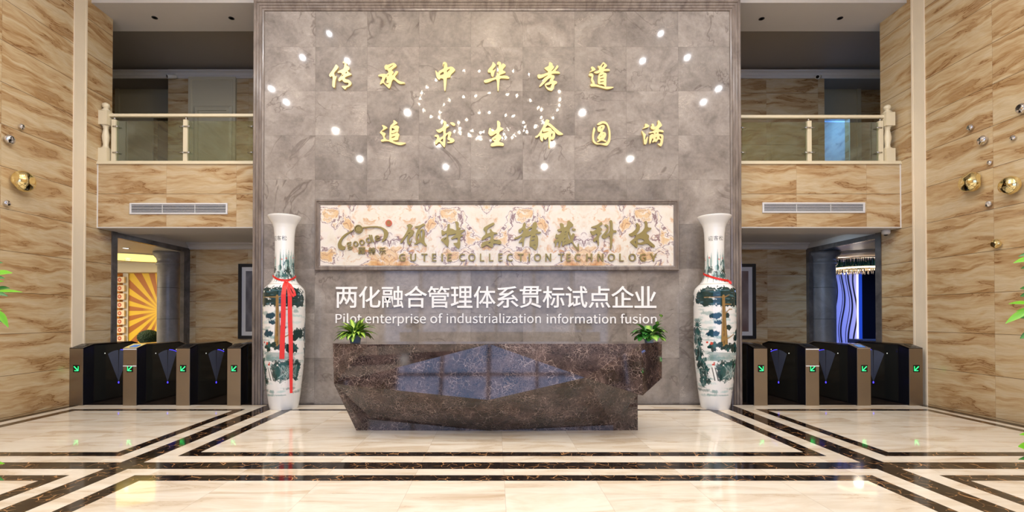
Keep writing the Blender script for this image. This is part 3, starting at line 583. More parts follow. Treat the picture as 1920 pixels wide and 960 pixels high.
# balconies, one on each side of the grey wall
for nm, x0, x1 in (('balcony_left', XL, GX0 + .3), ('balcony_right', GX1 - .3, XR)):
    MB().box(x0, x1, YF, 9.47, Z_SOF + .02, Z_UP - .06).struct(nm, M['trav_f'])
for i, (x0, x1) in enumerate(((XL, GX0 + .3), (GX1 - .3, XR))):
    mb = MB().box(x0, x1, YF - .03, 9.47, Z_UP - .06, Z_UP - .035).box(x0, x1, YF - .015, 9.47, Z_UP - .035, Z_UP)
    mb.struct('trim_%d' % (4 + i), M['lacquer'])
    MB().box(x0, x1, YF + .001, 9.47, Z_SOF, Z_SOF + .02).struct('ceiling_soffit', M['soffit'])
    e = x0 if i == 0 else x1
    MB().box(e - (0 if i == 0 else .018), e + (.018 if i == 0 else 0), YF - .008, YF + .01, Z_SOF, Z_UP - .06).struct('trim_%d' % (6 + i), M['white'])
# upper gallery floor slab / lower corridor ceiling
MB().box(-13.2, 13.2, 9.47, 14.6, 3.27, Z_UP - .1).struct('ceiling_corridor', M['soffit'])
# upper beams above the galleries
for x0, x1 in ((XL - 2.6, GX0 + .3), (GX1 - .3, XR + 2.6)):
    MB().box(x0, x1, 8.63, 9.50, 7.20, Z_CEIL).struct('beam', M['soffit'])
MB().box(GX0 - .0, GX1 + .0, 8.33, 8.7, GZ1 + .005, Z_CEIL).struct('beam', M['white'])
MB().box(-13.2, 13.2, 9.5, 14.6, 7.45, 7.5).struct('ceiling_gallery', plain('grey_gallery_ceiling', (150, 142, 136), 0.7, noise=0.02))  # gallery dimness put into a darker ceiling colour than the soffits

MB().box(-13.4, XL - .3, 8.98, 9.12, 3.27, Z_CEIL).box(XR + .3, 13.4, 8.98, 9.12, 3.27, Z_CEIL).box(-13.4, 13.4, 14.6, 14.8, 0, Z_CEIL).box(-13.4, -13.2, 9.0, 14.6, 0, Z_CEIL).box(13.2, 13.4, 9.0, 14.6, 0, Z_CEIL).struct('wall_outer', M['white'])
# corridor back walls (lower) and cornices
MB().box(XL, XR, YB, YB + .2, 0, 3.27).struct('wall_corridor', M['trav_b'])
CO = [(0, 0), (-.03, 0), (-.05, .03), (-.05, .06), (-.09, .10), (-.14, .12), (-.14, .15), (0, .15)]
MB().prism([(YB + a, 3.12 + b) for a, b in CO], 'x', XL + .01, XR - .01).struct('trim_8', M['soffit'])
# gallery back wall with recesses at both ends
UX0, UX1 = PY(315, 220, YB).x, PY(1546, 220, YB).x
YR = 12.5
MB().box(UX0, UX1, YB, YB + .2, Z_UP - .1, 7.5).struct('wall_gallery', M['trav_b'])
MB().prism([(YB + a, 7.22 + b) for a, b in CO], 'x', UX0 - 3, UX1 + 3).struct('trim_9', M['soffit'])
for nm, x0, x1, s in (('wall_gallery_left', -10.4, UX0, -1), ('wall_gallery_right', UX1, 10.4, 1)):
    mb = MB()
    xo = PY(288, 260, YR).x if s < 0 else PY(1592, 260, YR).x        # inner edge of the open doorway
    xi = x1 if s < 0 else x0
    zt = PY(930, 222, YR).z
    a, b = sorted((xo, x0 if s < 0 else x1))
    mb.box(a, b, YR, YR + .15, Z_UP - .1, 7.5)
    c, d = sorted((xo, xi + (.9 if s < 0 else -.9)))
    mb.box(c, d, YR, YR + .15, zt, 7.5)
    mb.box(min(xi, xi + s * -.2), max(xi, xi + s * -.2), YB + .2, YR + 1.6, Z_UP - .1, 7.5)
    mb.box(x0 - .1 if s < 0 else x1, x0 if s < 0 else x1 + .1, 9.2, YR, Z_UP - .1, 7.5)
    mb.struct(nm, M['trav_b'])
    # passage behind the doorway
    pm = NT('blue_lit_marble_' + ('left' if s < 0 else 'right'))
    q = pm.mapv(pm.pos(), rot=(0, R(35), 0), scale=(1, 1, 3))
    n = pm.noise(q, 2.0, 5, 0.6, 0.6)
    if s < 0: m = pm.bsdf(pm.ramp(n, [(.3, lin(26, 30, 40)), (.7, lin(44, 50, 62))]), .3)  # left passage: its dim blue light is put into the stone colour
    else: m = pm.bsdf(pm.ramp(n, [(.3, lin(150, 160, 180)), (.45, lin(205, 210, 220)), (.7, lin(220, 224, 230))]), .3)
    e0, e1 = sorted((xi + s * -.3, xi + s * 1.6))
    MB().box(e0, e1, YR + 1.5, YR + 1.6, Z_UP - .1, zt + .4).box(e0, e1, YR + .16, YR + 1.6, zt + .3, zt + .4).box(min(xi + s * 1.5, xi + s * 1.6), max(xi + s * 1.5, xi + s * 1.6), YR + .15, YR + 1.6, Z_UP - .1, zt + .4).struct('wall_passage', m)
    # cream frame panel round the doorway
    pu = (218, 288) if s < 0 else (1592, 1612)
    pm2 = MB()
    A = PY(218 if s < 0 else 1612, 163, YR); Bx = xi
    p0, p1 = sorted((A.x, Bx)); 
    o0, o1 = sorted((A.x, xo))
    pm2.box(p0, p1, YR - .03, YR + .0, zt, A.z)
    pm2.box(o0, o1, YR - .03, YR + .0, Z_UP - .1, zt)
    tx = PY(222 if s < 0 else 1608, 200, YR).x
    pm2.box(tx - .05, tx + .05, YR - .06, YR - .03, Z_UP - .1, A.z)
    pm2.box(p0, p1, YR - .06, YR - .03, A.z - .06, A.z)
    pm2.struct('door_%d' % (1 if s < 0 else 2), M['door'])
# tall cream door with transom panel in the left gallery
def gallery_door():
    Y = YB
    a, b = PY(356, 146, Y), PY(444, 146, Y)
    mb = MB().box(a.x, b.x, Y - .03, Y, Z_UP - .1, a.z)
    rect_ring(mb, a.x, b.x, Z_UP - .3, a.z, Y - .03, [(0, 0), (0, .03), (.06, .03), (.08, 0)])
    i0, i1 = PY(365, 200, Y), PY(437, 200, Y)
    rect_ring(mb, i0.x, i1.x, Z_UP - .3, i0.z, Y - .03, [(0, 0), (0, .02), (.05, .05), (.12, .05), (.125, 0)])
    l0, l1 = PY(375, 209, Y), PY(436, 209, Y)
    mb.box(l0.x, l1.x, Y - .055, Y - .03, Z_UP - .1, l0.z)
    o = mb.struct('door_3', M['door'])
    h = MB().tube([(l1.x - .1, Y - .06, Z_UP + .62), (l1.x - .1, Y - .1, Z_UP + .62), (l1.x - .22, Y - .1, Z_UP + .62)], .012).build('door_handle', M['steel'], o)
gallery_door()
# flush door joint lines in the right gallery
mb = MB()
d0, d1 = PY(1445.5, 228, YB), PY(1494, 228, YB)
mb.box(d0.x, d1.x, YB - .012, YB, Z_UP - .1, d0.z)
mb.struct('door_4', M['trav_b'])

# dark stone surrounds of the side doorways and the side rooms
for s, xw, y0, nm in ((-1, XL, 9.12, 'left'), (1, XR, 9.24, 'right')):
    mb = MB()
    t0, t1 = sorted((xw, xw + s * .3)); f0, f1 = sorted((xw - s * .02, xw + s * .3))
    mb.box(f0, f1, y0, y0 + .13, 0, 3.15)
    g0, g1 = sorted((xw - s * .02, xw + s * .07))
    mb.box(g0, g1, YB - (.22 if s < 0 else .10), YB - .001, 0, 3.14)
    mb.box(g0, g1, y0 + .13, YB - (.22 if s < 0 else .10), 3.045, 3.14)
    mb.struct('trim_door_' + nm, M['jamb'])
    g0, g1 = sorted((xw, xw + s * .07))
    MB().box(g0, g1, YB, 14.6, 0, 3.27).struct('wall_%s_return' % nm, M['trav_b'])
    MB().box(g0, g1, y0, YB, 3.14, 3.27).struct('wall_%s_lintel' % nm, M['soffit'])
    a, b = sorted((xw + s * .3, s * 13.2)); c0, c1 = sorted((xw + s * .07, s * 13.2))
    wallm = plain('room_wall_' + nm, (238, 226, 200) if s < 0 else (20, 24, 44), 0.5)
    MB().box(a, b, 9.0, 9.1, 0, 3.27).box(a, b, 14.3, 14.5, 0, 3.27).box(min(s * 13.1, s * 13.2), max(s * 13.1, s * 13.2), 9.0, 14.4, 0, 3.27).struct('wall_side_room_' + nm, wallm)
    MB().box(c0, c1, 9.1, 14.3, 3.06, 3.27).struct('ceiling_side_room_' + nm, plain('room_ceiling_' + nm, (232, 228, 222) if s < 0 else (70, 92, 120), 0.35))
    # round stone column beside the doorway
    c = PY(316.5 if s < 0 else 1540, 560, YB + .06)
    r = .235 if s < 0 else .295
    prof = [(r + .06, 0), (r + .06, .12), (r + .02, .16), (r, .2)] + [(r, z) for z in (.9, 1.7, 2.3)] + [(r, 2.72), (r + .03, 2.75), (r + .03, 2.80), (r + .005, 2.82), (r + .02, 2.9), (r + .09, 2.98), (r + .09, 3.06)]
    mb = MB().lathe(prof, seg=40)
    for z in (.72, 1.46, 2.2): mb.lathe([(r + .001, z), (r + .003, z + .004), (r + .001, z + .008)], seg=40, mi=1)
    o = mb.struct('column_' + nm, [M['column'], M['dark']])
    o.location = (c.x, YB + .06, 0)
MB().prism([(11.0 + a, 2.85 + b) for a, b in ((0, 0), (3.3, 0), (3.3, .12), (2.6, .12), (2.6, .08), (2.5, .08), (2.5, .05))], 'x', -13.0, -7.62).struct('trim_10', M['white']) if False else None
MB().box(-13.1, -7.62, 13.9, 14.3, 2.80, 3.06).struct('trim_10', M['white'])
# ------------------------------------------------------------------ gold calligraphy (outlines in twelfths of a photo pixel)
GOLD_TOP = {
'first': (600, 105, ["365,190 425,252 405,292 318,388 335,452 350,470 384,445 372,505 350,570 345,650 338,712 310,720 280,682 284,600 292,500 278,455 238,485 202,438 252,372 312,288",
  "515,140 560,130 610,165 600,225 640,240 672,270 665,315 625,335 650,372 712,410 705,432 600,470 562,490 575,530 650,540 708,595 712,650 650,700 605,712 575,755 555,755 497,700 490,680 550,682 622,678 650,640 640,606 560,606 515,572 510,532 440,580 415,560 420,520 490,440 500,405 470,382 402,387 395,375 430,340 530,300 550,240 555,180 535,165 520,175",
  "595,355 615,388 572,408", "520,420 528,440 490,470 488,452"]),
'second': (690, 105, ["410,195 440,212 560,165 585,160 635,195 650,230 630,250 530,320 585,372 545,430 548,450 600,395 625,340 680,350 680,378 605,470 640,520 720,575 835,605 835,630 700,637 585,530 542,560 520,660 490,735 465,735 345,612 320,618 290,650 270,640 285,590 335,477 235,462 235,435 290,415 380,405 412,422 470,372 430,312 395,317 370,268 375,235",
  "570,202 555,230 472,285 458,280", "465,415 440,455 446,470 470,436", "357,590 405,482 422,490 415,525 440,537 420,560 415,605 440,627 465,610 470,622 450,645 412,640"]),
'third': (790, 105, ["515,135 570,160 585,205 580,265 690,240 765,310 755,345 660,430 660,475 640,492 575,495 568,600 545,780 530,797 518,780 505,640 500,517 430,507 412,547 375,530 340,470 318,348 325,325 355,370 380,392 400,345 510,287 505,240 520,190 500,190 492,250 480,225 485,165",
  "505,365 505,420 415,447 425,400 470,372", "575,330 655,290 580,392"]),
'fourth': (886, 105, ["455,135 490,170 525,205 515,240 445,325 470,332 530,297 490,380 475,455 460,485 435,475 415,430 410,377 360,382 340,350 355,310 440,215",
  "590,130 640,155 645,235 680,165 745,210 745,235 670,325 740,360 742,387 610,437 614,455 765,445 825,490 820,522 700,510 615,512 605,600 590,780 575,800 560,780 545,522 460,550 380,592 290,617 255,585 260,550 400,515 540,482 512,465 550,437 540,400 558,375 595,412 575,350 585,270 590,190 565,212 550,190 560,145"]),
'fifth': (983, 105, ["560,135 635,175 635,220 672,245 660,290 603,345 620,348 690,290 730,210 770,235 760,270 690,347 760,350 805,387 795,407 700,400 620,412 600,430 670,440 685,487 655,540 650,562 720,572 740,602 725,632 680,652 665,730 630,785 600,792 520,762 475,700 458,650 475,627 560,592 575,545 605,492 550,512 480,592 360,702 335,695 350,660 420,572 412,550 450,502 545,432 480,457 350,517 310,502 290,440 320,420 400,425 545,372 500,330 450,287 460,270 550,232",
  "482,660 560,655 608,630 618,650 590,690 598,715 560,725 512,705"]),
'sixth': (1082, 105, ["325,240 370,255 410,300 410,325 280,382 275,365 335,320 305,272", "275,395 340,395 370,447 350,520 390,592 397,642 500,665 610,697 820,700 815,720 700,755 640,750 520,717 420,692 310,697 290,662 310,632 350,630 310,562 315,500 330,467 270,457 258,425",
  "460,220 510,240 575,150 600,145 670,210 670,237 600,302 700,295 740,320 730,342 600,352 590,372 650,395 665,430 655,540 655,690 620,690 590,652 550,642 490,652 460,612 475,420 540,362 470,402 420,402 375,382 375,365 490,327 490,292 465,262",
  "590,175 605,202 560,270 550,255", "590,420 580,442 515,467 505,450", "604,495 595,517 515,527 515,510", "605,570 595,587 510,602 515,582"]),
}
GOLD_LOW = {
'first': (692, 212, ["285,270 350,285 415,328 410,347 290,412 300,427 370,452 380,482 350,532 385,590 440,617 462,590 460,500 470,300 560,217 545,182 565,160 640,217 635,242 512,315 620,275 685,312 665,372 665,415 640,440 690,490 665,552 660,600 640,617 517,627 620,660 700,662 820,670 830,692 720,730 650,720 540,682 430,632 280,652 265,625 280,602 335,592 300,502 250,452 248,430 330,352",
  "517,335 560,360 592,372 530,400 512,390", "508,452 530,468 632,424 634,436 530,482 508,478", "510,545 602,520 580,547 515,567"]),
'second': (790, 212, ["500,180 545,190 570,230 570,270 625,297 620,317 555,347 545,478 640,412 680,442 665,500 640,557 720,577 745,610 740,647 680,677 590,682 580,665 650,642 640,627 590,602 595,550 610,472 550,522 545,600 540,740 520,777 500,762 400,642 335,717 305,692 310,650 360,572 350,542 305,537 300,515 330,490 380,490 402,520 402,570 500,520 495,392 430,447 390,447 350,412 330,375 380,382 480,330 507,270 502,225 480,232 475,205", "490,567 490,665 430,625", "640,220 710,215 760,245 765,275 740,297 700,282"]),
'third': (886, 212, ["570,175 605,200 630,240 617,317 650,330 690,357 685,382 605,422 600,485 640,510 655,552 590,652 640,667 690,682 710,720 690,747 570,737 430,762 405,737 420,692 490,667 490,642 440,612 425,580 540,490 540,457 430,522 395,517 355,470 360,420 385,335 410,347 440,425 540,382 560,300 550,190", "475,585 530,580 520,602 470,607"]),
'fourth': (985, 212, ["475,145 540,165 535,195 517,225 560,240 640,312 740,400 850,475 850,492 750,502 700,472 600,357 540,302 490,277 440,347 530,330 580,345 592,400 640,412 670,440 665,540 640,592 600,612 575,592 570,640 550,790 540,802 528,785 520,600 515,532 460,607 430,592 410,552 408,512 390,640 370,647 330,592 328,502 260,562 220,552 225,532 290,490 380,340 440,200", "385,400 400,395 387,438 520,410 520,425 380,467 365,455", "580,480 610,460 607,520 580,547"]),
'fifth': (1082, 212, ["380,310 415,382 385,470 375,550 390,630 440,677 500,692 640,680 690,620 710,520 700,380 665,272 610,242 560,242 500,277 440,272 470,230 550,190 620,190 680,230 740,360 755,500 745,640 690,727 650,742 520,707 450,717 390,692 345,640 335,520 355,380",
  "570,265 620,290 620,332 580,402 562,425 640,440 655,500 620,572 592,602 650,622 660,652 640,657 550,617 460,667 435,652 500,602 455,582 455,540 530,432 470,427 455,380 460,312", "565,310 520,352 555,347", "600,455 570,492 597,487", "535,505 500,552 522,542"]),
'sixth': (1180, 212, ["340,240 395,250 445,290 440,317 300,362 300,345 350,310", "275,395 330,450 370,490 350,560 345,622 410,520 415,550 390,680 360,717 325,702 315,600 310,520 280,450",
  "490,245 545,245 562,320 620,290 640,240 630,185 650,160 695,210 735,280 720,302 652,350 680,385 740,385 770,420 765,442 660,422 650,470 750,490 765,530 750,680 720,750 690,757 620,692 690,692 700,622 690,610 650,592 620,642 590,662 570,642 520,672 505,652 540,592 510,572 470,690 455,702 440,652 450,510 510,470 550,490 540,447 450,467 430,447 550,400 590,342 545,392 520,372 485,362 470,312 500,300",
  "580,450 620,447 600,472", "600,540 615,555 600,592 585,570", "690,512 715,560 700,592 670,540"]),
}
GOLD_SIGN = [
 (740, 405, ["350,170 375,200 410,217 350,297 430,330 435,370 400,440 325,512 325,592 345,602 400,482 370,600 345,657 310,647 280,602 280,520 300,440 280,432 160,612 125,612 130,570 240,410 310,270 270,217 290,200", "305,390 360,370 340,392 305,402",
  "660,160 690,200 600,250 540,322 630,290 665,310 680,400 660,570 725,660 715,682 650,652 580,582 500,637 440,642 440,622 490,592 470,560 475,420 510,320 540,272 460,267 450,240 560,215", "520,570 510,500 540,402 560,420 550,540", "580,350 610,320 625,345 620,450 600,530"]),
 (812, 405, ["330,190 380,170 370,280 440,290 500,325 530,320 515,190 490,140 510,115 580,140 570,260 640,262 560,322 720,310 700,342 610,402 670,430 670,452 610,472 610,680 580,740 560,737 440,612 530,602 550,592 555,482 430,527 400,512 410,490 540,392 410,427 345,422 340,490 355,560 340,690 320,697 215,572 180,562 180,520 260,482 310,472 305,377 230,437 190,432 190,300 260,350 310,330", "235,545 300,485 290,522"]),
 (884, 405, ["500,140 525,190 355,282 345,400 430,372 400,302 440,290 480,360 590,380 580,402 500,412 495,532 640,540 680,600 650,642 490,612 480,710 460,717 340,642 240,712 215,692 240,590 430,547 430,442 240,552 220,542 240,480 320,410 310,342 265,312 280,260 380,200", "370,610 430,577 420,622", "500,552 590,540 585,556 505,565"]),
 (956, 405, ["300,160 360,150 350,300 450,240 500,237 520,150 600,130 620,240 580,302 640,322 600,347 710,360 690,392 560,407 620,440 640,520 630,680 590,770 575,772 475,682 450,702 440,640 460,470 480,422 400,467 340,467 320,550 310,640 300,702 280,682 280,582 210,607 195,592 260,502 275,442 180,517 90,522 110,490 230,440 300,370 290,302 240,387 200,372 190,310 280,260", "500,470 560,447 570,475 500,482", "475,550 560,532 550,560 480,572", "510,655 580,640 570,667", "430,300 505,262 470,345 410,347"]),
 (1026, 405, ["280,150 370,180 375,260 430,240 450,190 460,105 520,120 590,200 580,232 520,262 500,320 540,460 575,380 630,420 590,510 572,560 620,660 690,720 690,620 710,620 715,780 690,772 610,692 550,582 500,622 380,652 350,692 335,652 340,550 310,602 290,692 260,712 250,652 260,570 215,602 190,702 175,692 175,610 150,602 150,560 260,490 190,502 180,470 200,390 230,430 300,402 330,332 260,357 230,322 230,300 310,290", "470,330 490,420 525,520 500,540 470,480", "395,360 455,342 400,377", "385,430 420,402 390,442", "370,515 430,482 380,532", "370,590 430,560 380,602", "548,280 640,290 640,322 610,337 572,322"]),
 (1094, 405, ["400,125 435,190 340,237 410,280 420,310 370,372 420,380 340,470 350,660 335,672 310,592 300,542 260,582 220,577 220,520 310,440 300,392 220,442 180,412 140,330 220,350 310,272 190,267 170,247 310,200", "500,180 565,220 560,330 540,372 450,440 600,372 600,140 580,120 610,85 655,120 655,320 740,325 745,372 655,377 650,600 625,757 605,757 600,422 490,512 440,507 400,460 490,350 540,290 520,242 470,212"]),
 (1164, 405, ["350,155 390,170 430,240 420,320 342,412 370,422 480,350 540,270 550,190 525,130 560,105 600,150 600,260 690,265 680,302 580,362 572,400 640,440 620,540 750,650 770,690 750,712 690,692 590,612 480,652 370,622 375,712 355,722 210,592 215,570 340,470 330,427 240,467 170,412 260,370 340,300 360,220 335,190", "375,520 470,510 540,555 450,602 380,602", "300,590 335,560 335,640"]),
]
def pix(s): return [tuple(float(c) for c in p.split(',')) for p in s.split()]
def trace(u0, v0, polys, Y, k=12.0, it=1):
    out = []
    for s in polys:
        q = chaikin([(u0 + x / k, v0 + y / k) for x, y in pix(s)], it)
        out.append([(PY(u, v, Y).x, PY(u, v, Y).z) for u, v in q])
    return out
def mat_gold(name, rgb, rough, metal):
    t = NT(name)
    f = t.noise(t.obj(), 30, 3)
    c = lin(*rgb)
    return t.bsdf(t.mix(f, tuple(x * .93 for x in c), tuple(min(1, x * 1.05) for x in c)), rough, metal)
M['gold'] = mat_gold('gilded_metal', (218, 198, 140), 0.42, 0.35)
M['bronze'] = mat_gold('antique_brass', (152, 137, 86), 0.42, 0.6)
names = {'first': 'leftmost', 'second': 'second from the left', 'third': 'third from the left', 'fourth': 'fourth from the left', 'fifth': 'fifth from the left', 'sixth': 'rightmost'}
for row, D in (('upper', GOLD_TOP), ('lower', GOLD_LOW)):
    for k, (u0, v0, polys) in D.items():
        o = glyph_mesh('gold_character', trace(u0, v0, polys, YW - .03), M['gold'], Y=YW + .002, depth=.045)
        tag(o, 'raised gold brush-script character, %s in the %s row on the grey wall' % (names[k], row), 'wall lettering', 'gold characters in the %s row' % row)

# ------------------------------------------------------------------ framed onyx sign
def glyph(ch, u0, u1, v0, v1, Y):
    """fit a stored glyph to the photo box u0..u1, v0..v1 (v0 top)"""
    P = [[tuple(float(c) for c in p.split(',')) for p in q.split()] for q in GLYPHS[ch].split('|')]
    xs = [p[0] for q in P for p in q]; ys = [p[1] for q in P for p in q]
    a, b, c, d = min(xs), max(xs), min(ys), max(ys)
    out = []
    for q in P:
        o = []
        for x, y in q:
            w = PY(u0 + (x - a) / (b - a) * (u1 - u0), v1 + (y - c) / max(d - c, 1) * (v0 - v1), Y)
            o.append((w.x, w.z))
        out.append(o)
    return out
YS = YW - .03
s0, s1 = PY(591.5, 375, YS), PY(1272.5, 507.5, YS)
i0, i1 = PY(601, 383, YS), PY(1263, 498, YS)
sign = thing('company_sign', 'long framed honey-onyx sign with gold lettering on the grey wall', 'sign', ((s0.x + s1.x) / 2, YW, s1.z))
M['onyx'] = mat_onyx(PY(912.5, 430, YW).x)
def child(o, parent):
    o.parent = parent; o.location = o.location - parent.location if parent.parent is None else o.location
    return o
o = MB().box(i0.x - .01, i1.x + .01, YW - .03, YW + .001, i1.z - .01, i0.z + .01).build('panel', M['onyx']); child(o, sign)
mb = MB(); fw = i0.x - s0.x
rect_ring(mb, s0.x, s1.x, s1.z, s0.z, YW, [(0, -.002), (0, .05), (.012, .07), (fw * .35, .07), (fw * .42, .055), (fw * .7, .055), (fw * .76, .045), (fw, .035), (fw, .0)])
child(mb.build('frame', M['frame']), sign)
YSF = YW - .03
for u0, v0, polys in GOLD_SIGN:
    glyph_mesh('character', trace(u0, v0, polys, YSF - .02), M['bronze'], sign, Y=YSF + .001, depth=.03)
LET = [('G', 754), ('U', 774.5), ('T', 795.5), ('E', 814), ('I', 829), ('E', 842.5), ('I', 0), ('E', 0)]
seq = [('G', 754, 11.5), ('U', 774.5, 10.5), ('T', 795.6, 10.5), ('E', 814, 7.5), ('I', 829, 2.2), ('E', 842.8, 7.5), ('C', 866.5, 11), ('O', 884.7, 13), ('L', 904, 7.5), ('L', 921, 7.5), ('E', 938.5, 7.5), ('C', 956, 11),
       ('T', 976.5, 10.5), ('I', 992.5, 2.2), ('O', 1008, 13), ('N', 1028, 10.5), ('T', 1052.5, 10.5), ('E', 1066.5, 7.5), ('C', 1083.5, 11), ('H', 1105, 10.5), ('N', 1126, 10.5), ('O', 1146.5, 13), ('L', 1165.5, 7.5), ('O', 1185.6, 13), ('G', 1205.5, 11.5), ('Y', 1225.5, 11.5)]
for ch, uc, w in seq:
    glyph_mesh('letter', glyph('_' + ch, uc - w / 2, uc + w / 2, 475.8, 489.6, YSF - .02), M['bronze'], sign, Y=YSF + .001, depth=.028, offset=.003)
# round logo with swooshes, small word and red dot
logo = [("460,330 445,352 330,425 240,510 207,590 222,640 300,668 265,740 210,730 150,700 140,620 170,540 250,440 360,370",), ("640,275 780,260 900,255 1020,270 1120,330 1155,390 1130,480 1080,545 1030,580 1020,560 1060,480 1070,400 1040,320 970,285 800,280 640,300",)]
for ps in logo:
    glyph_mesh('logo_swoosh', trace(620, 400, ps, YSF - .02, 10.667), M['bronze'], sign, Y=YSF + .001, depth=.028)
def disc_poly(u, v, r, Y, n=28): return [(PY(u + r * math.cos(2 * math.pi * i / n), v + r * math.sin(2 * math.pi * i / n), Y).x, PY(u + r * math.cos(2 * math.pi * i / n), v + r * math.sin(2 * math.pi * i / n), Y).z) for i in range(n)]
glyph_mesh('logo_ring', [disc_poly(672.3, 429.5, 8.0, YSF - .02), disc_poly(672.3, 429.5, 6.4, YSF - .02)], M['bronze'], sign, Y=YSF + .001, depth=.032)
glyph_mesh('logo_disc', [disc_poly(672.3, 429.5, 5.6, YSF - .02)], M['bronze'], sign, Y=YSF + .001, depth=.024)
M['reddot'] = plain('red_enamel', (206, 92, 70), 0.4)
rd = glyph_mesh('red_dot', [disc_poly(728.7, 418, 6.1, YSF - .02)], M['reddot'], sign, Y=YSF + .001, depth=.022)
tag(rd, 'round red registered mark')
glyph_mesh('registered_ring', [disc_poly(728.7, 418, 4.2, YSF - .02), disc_poly(728.7, 418, 3.4, YSF - .02)], M['bronze'], sign, Y=YSF - .021, depth=.006)
glyph_mesh('registered_letter', glyph('_R', 727, 730.8, 415.8, 420.2, YSF - .02), M['bronze'], sign, Y=YSF - .021, depth=.006, offset=.002)
def rot(polys, cx, cz, a):
    ca, sa = math.cos(a), math.sin(a)
    return [[(cx + (x - cx) * ca - (z - cz) * sa, cz + (x - cx) * sa + (z - cz) * ca) for x, z in q] for q in polys]
for ch, uc, vc, w, h in (('g', 655.3, 461, 9, 14), ('o', 666.8, 457.3, 9, 10), ('o', 678.5, 454.4, 9.5, 10), ('d', 690.4, 448.4, 9.5, 14.5), ('l', 698.3, 447.2, 2.8, 13.5), ('e', 707.2, 446.4, 9, 10)):
    p = glyph('_' + ch, uc - w / 2, uc + w / 2, vc - h / 2, vc + h / 2, YSF - .02)
    c = PY(uc, vc, YSF - .02)
    glyph_mesh('logo_letter', rot(p, c.x, c.z, R(14)), M['bronze'], sign, Y=YSF + .001, depth=.026, offset=.003)
for ch, uc in (('顾', 678), ('特', 697.2), ('乐', 716.5)):
    glyph_mesh('logo_character', glyph(ch, uc - 6.3, uc + 6.3, 463.8, 476.6, YSF - .02), M['bronze'], sign, Y=YSF + .001, depth=.024, offset=.002)

# ------------------------------------------------------------------ white lettering under the sign
M['whitelet'] = plain('white_acrylic_letters', (250, 250, 250), 0.35, noise=0.0)
t = thing('wall_lettering', 'large white Chinese line of fourteen characters on the grey wall', 'wall lettering', PY(930, 578, YW), group=None)
pit = (1232 - 629) / 14
box = {'两': (1.3, 40.7, 538.4, 577), '合': (1, 42, 536.5, 577), '企': (1, 42, 536.5, 576.5)}
for i, ch in enumerate('两化融合管理体系贯标试点企业'):
    u = 629 + pit * i
    a, b, c, d = box.get(ch, (1.2, 41.2, 537, 577))
    glyph_mesh('character', glyph(ch, u + a, u + b, c, d, YW - .01), M['whitelet'], t, Y=YW + .001, depth=.02, offset=.0035)
t = thing('wall_lettering', 'smaller white English line under the white Chinese characters on the grey wall', 'wall lettering', PY(930, 606, YW))
for w, u0, u1, dv in (('Pilot', 629.5, 678, 0), ('enterprise', 685, 798.5, 0), ('of', 807, 830, 0), ('industrialization', 837.5, 1014, 0), ('information', 1025, 1154.5, .6), ('fusion', 1163.5, 1231, .6)):
    top = 587.6 if w != 'enterprise' else 588.6
    bot = 611.8 if w == 'enterprise' else 606.0
    if w == 'enterprise': top, bot = 588.4, 611.2
    glyph_mesh('word', glyph(w, u0, u1, top + dv, bot + dv, YW - .01), M['whitelet'], t, Y=YW + .001, depth=.02, offset=.001)
# ------------------------------------------------------------------ reception desk
M['desk'] = mat_emperador()
def desk():
    YT, YBk = 5.98, 6.50
    TL, T1 = PY(624, 645.5, YT + .1), PY(692, 645.3, YT - .10)
    TL.z = T1.z = PY(917, 644.8, YT).z
    CT = PY(917, 644.8, YT); TQ = PY(1172, 644.6, YT); TR = PY(1202, 644.6, YT)
    TRb = PY(1241, 645, YBk); TRb.z = TR.z; RB = PY(1241, 709, YBk)
    BL = PY(626, 719.5, 6.03); CB = PY(916, 750, 5.885)
    R1 = PY(1097, 708, 5.85); R2 = PY(1205, 741.5, 5.88)
    G0, G1, GC, GM, GR = PZ(668, 807, 0), PZ(688, 807, 0), PZ(916, 807.6, 0), PZ(1150, 807, 0), PZ(1196, 806.5, 0)
    M1, M2 = PY(690, 786, 6.46), PY(1150, 797, 6.46)
    GT = PY(1195.5, 741, 6.45)
    TLb = Vector((TL.x, YBk, TL.z)); BLb = Vector((BL.x, YBk, BL.z)); G0b = Vector((G0.x, YBk, 0)); GRb = Vector((GR.x, YBk, 0)); GTb = Vector((GT.x, YBk, GT.z))
    F = [(TL, BL, T1), (T1, BL, CT), (CT, BL, CB), (CT, CB, R1), (CT, R1, TQ), (TQ, R1, TR), (TR, R1, R2),
         (TR, R2, RB, TRb), (BL, M1, CB), (BL, G0, G1, M1), (M1, G1, GC, CB), (CB, GC, M2), (M2, GC, GM), (CB, M2, R1), (R1, M2, GT), (M2, GM, GR, GT), (R1, GT, R2),
         (GT, GR, GRb, GTb), (R2, GT, GTb, RB), (TL, TLb, BLb, BL), (BL, BLb, G0b, G0),
         (TL, T1, CT, TQ, TR, TRb, TLb), (TLb, TRb, RB, GTb, GRb, G0b, BLb)]
    mb = MB()
    for f in F: mb.poly(f)
    o = mb.build('reception_desk', M['desk'])
    tag(o, 'long faceted brown marble reception desk in front of the grey wall', 'reception desk')
    # lower worktop behind the counter front
    MB().box(TL.x + .25, TRb.x - .45, YBk + .002, YBk + .55, .72, .76).box(TL.x + .3, TL.x + .34, YBk + .002, YBk + .5, 0, .72).box(TRb.x - .75, TRb.x - .71, YBk + .002, YBk + .5, 0, .72).build('worktop', M['desk'], o)
    return TL.z
Z_DESK = desk()

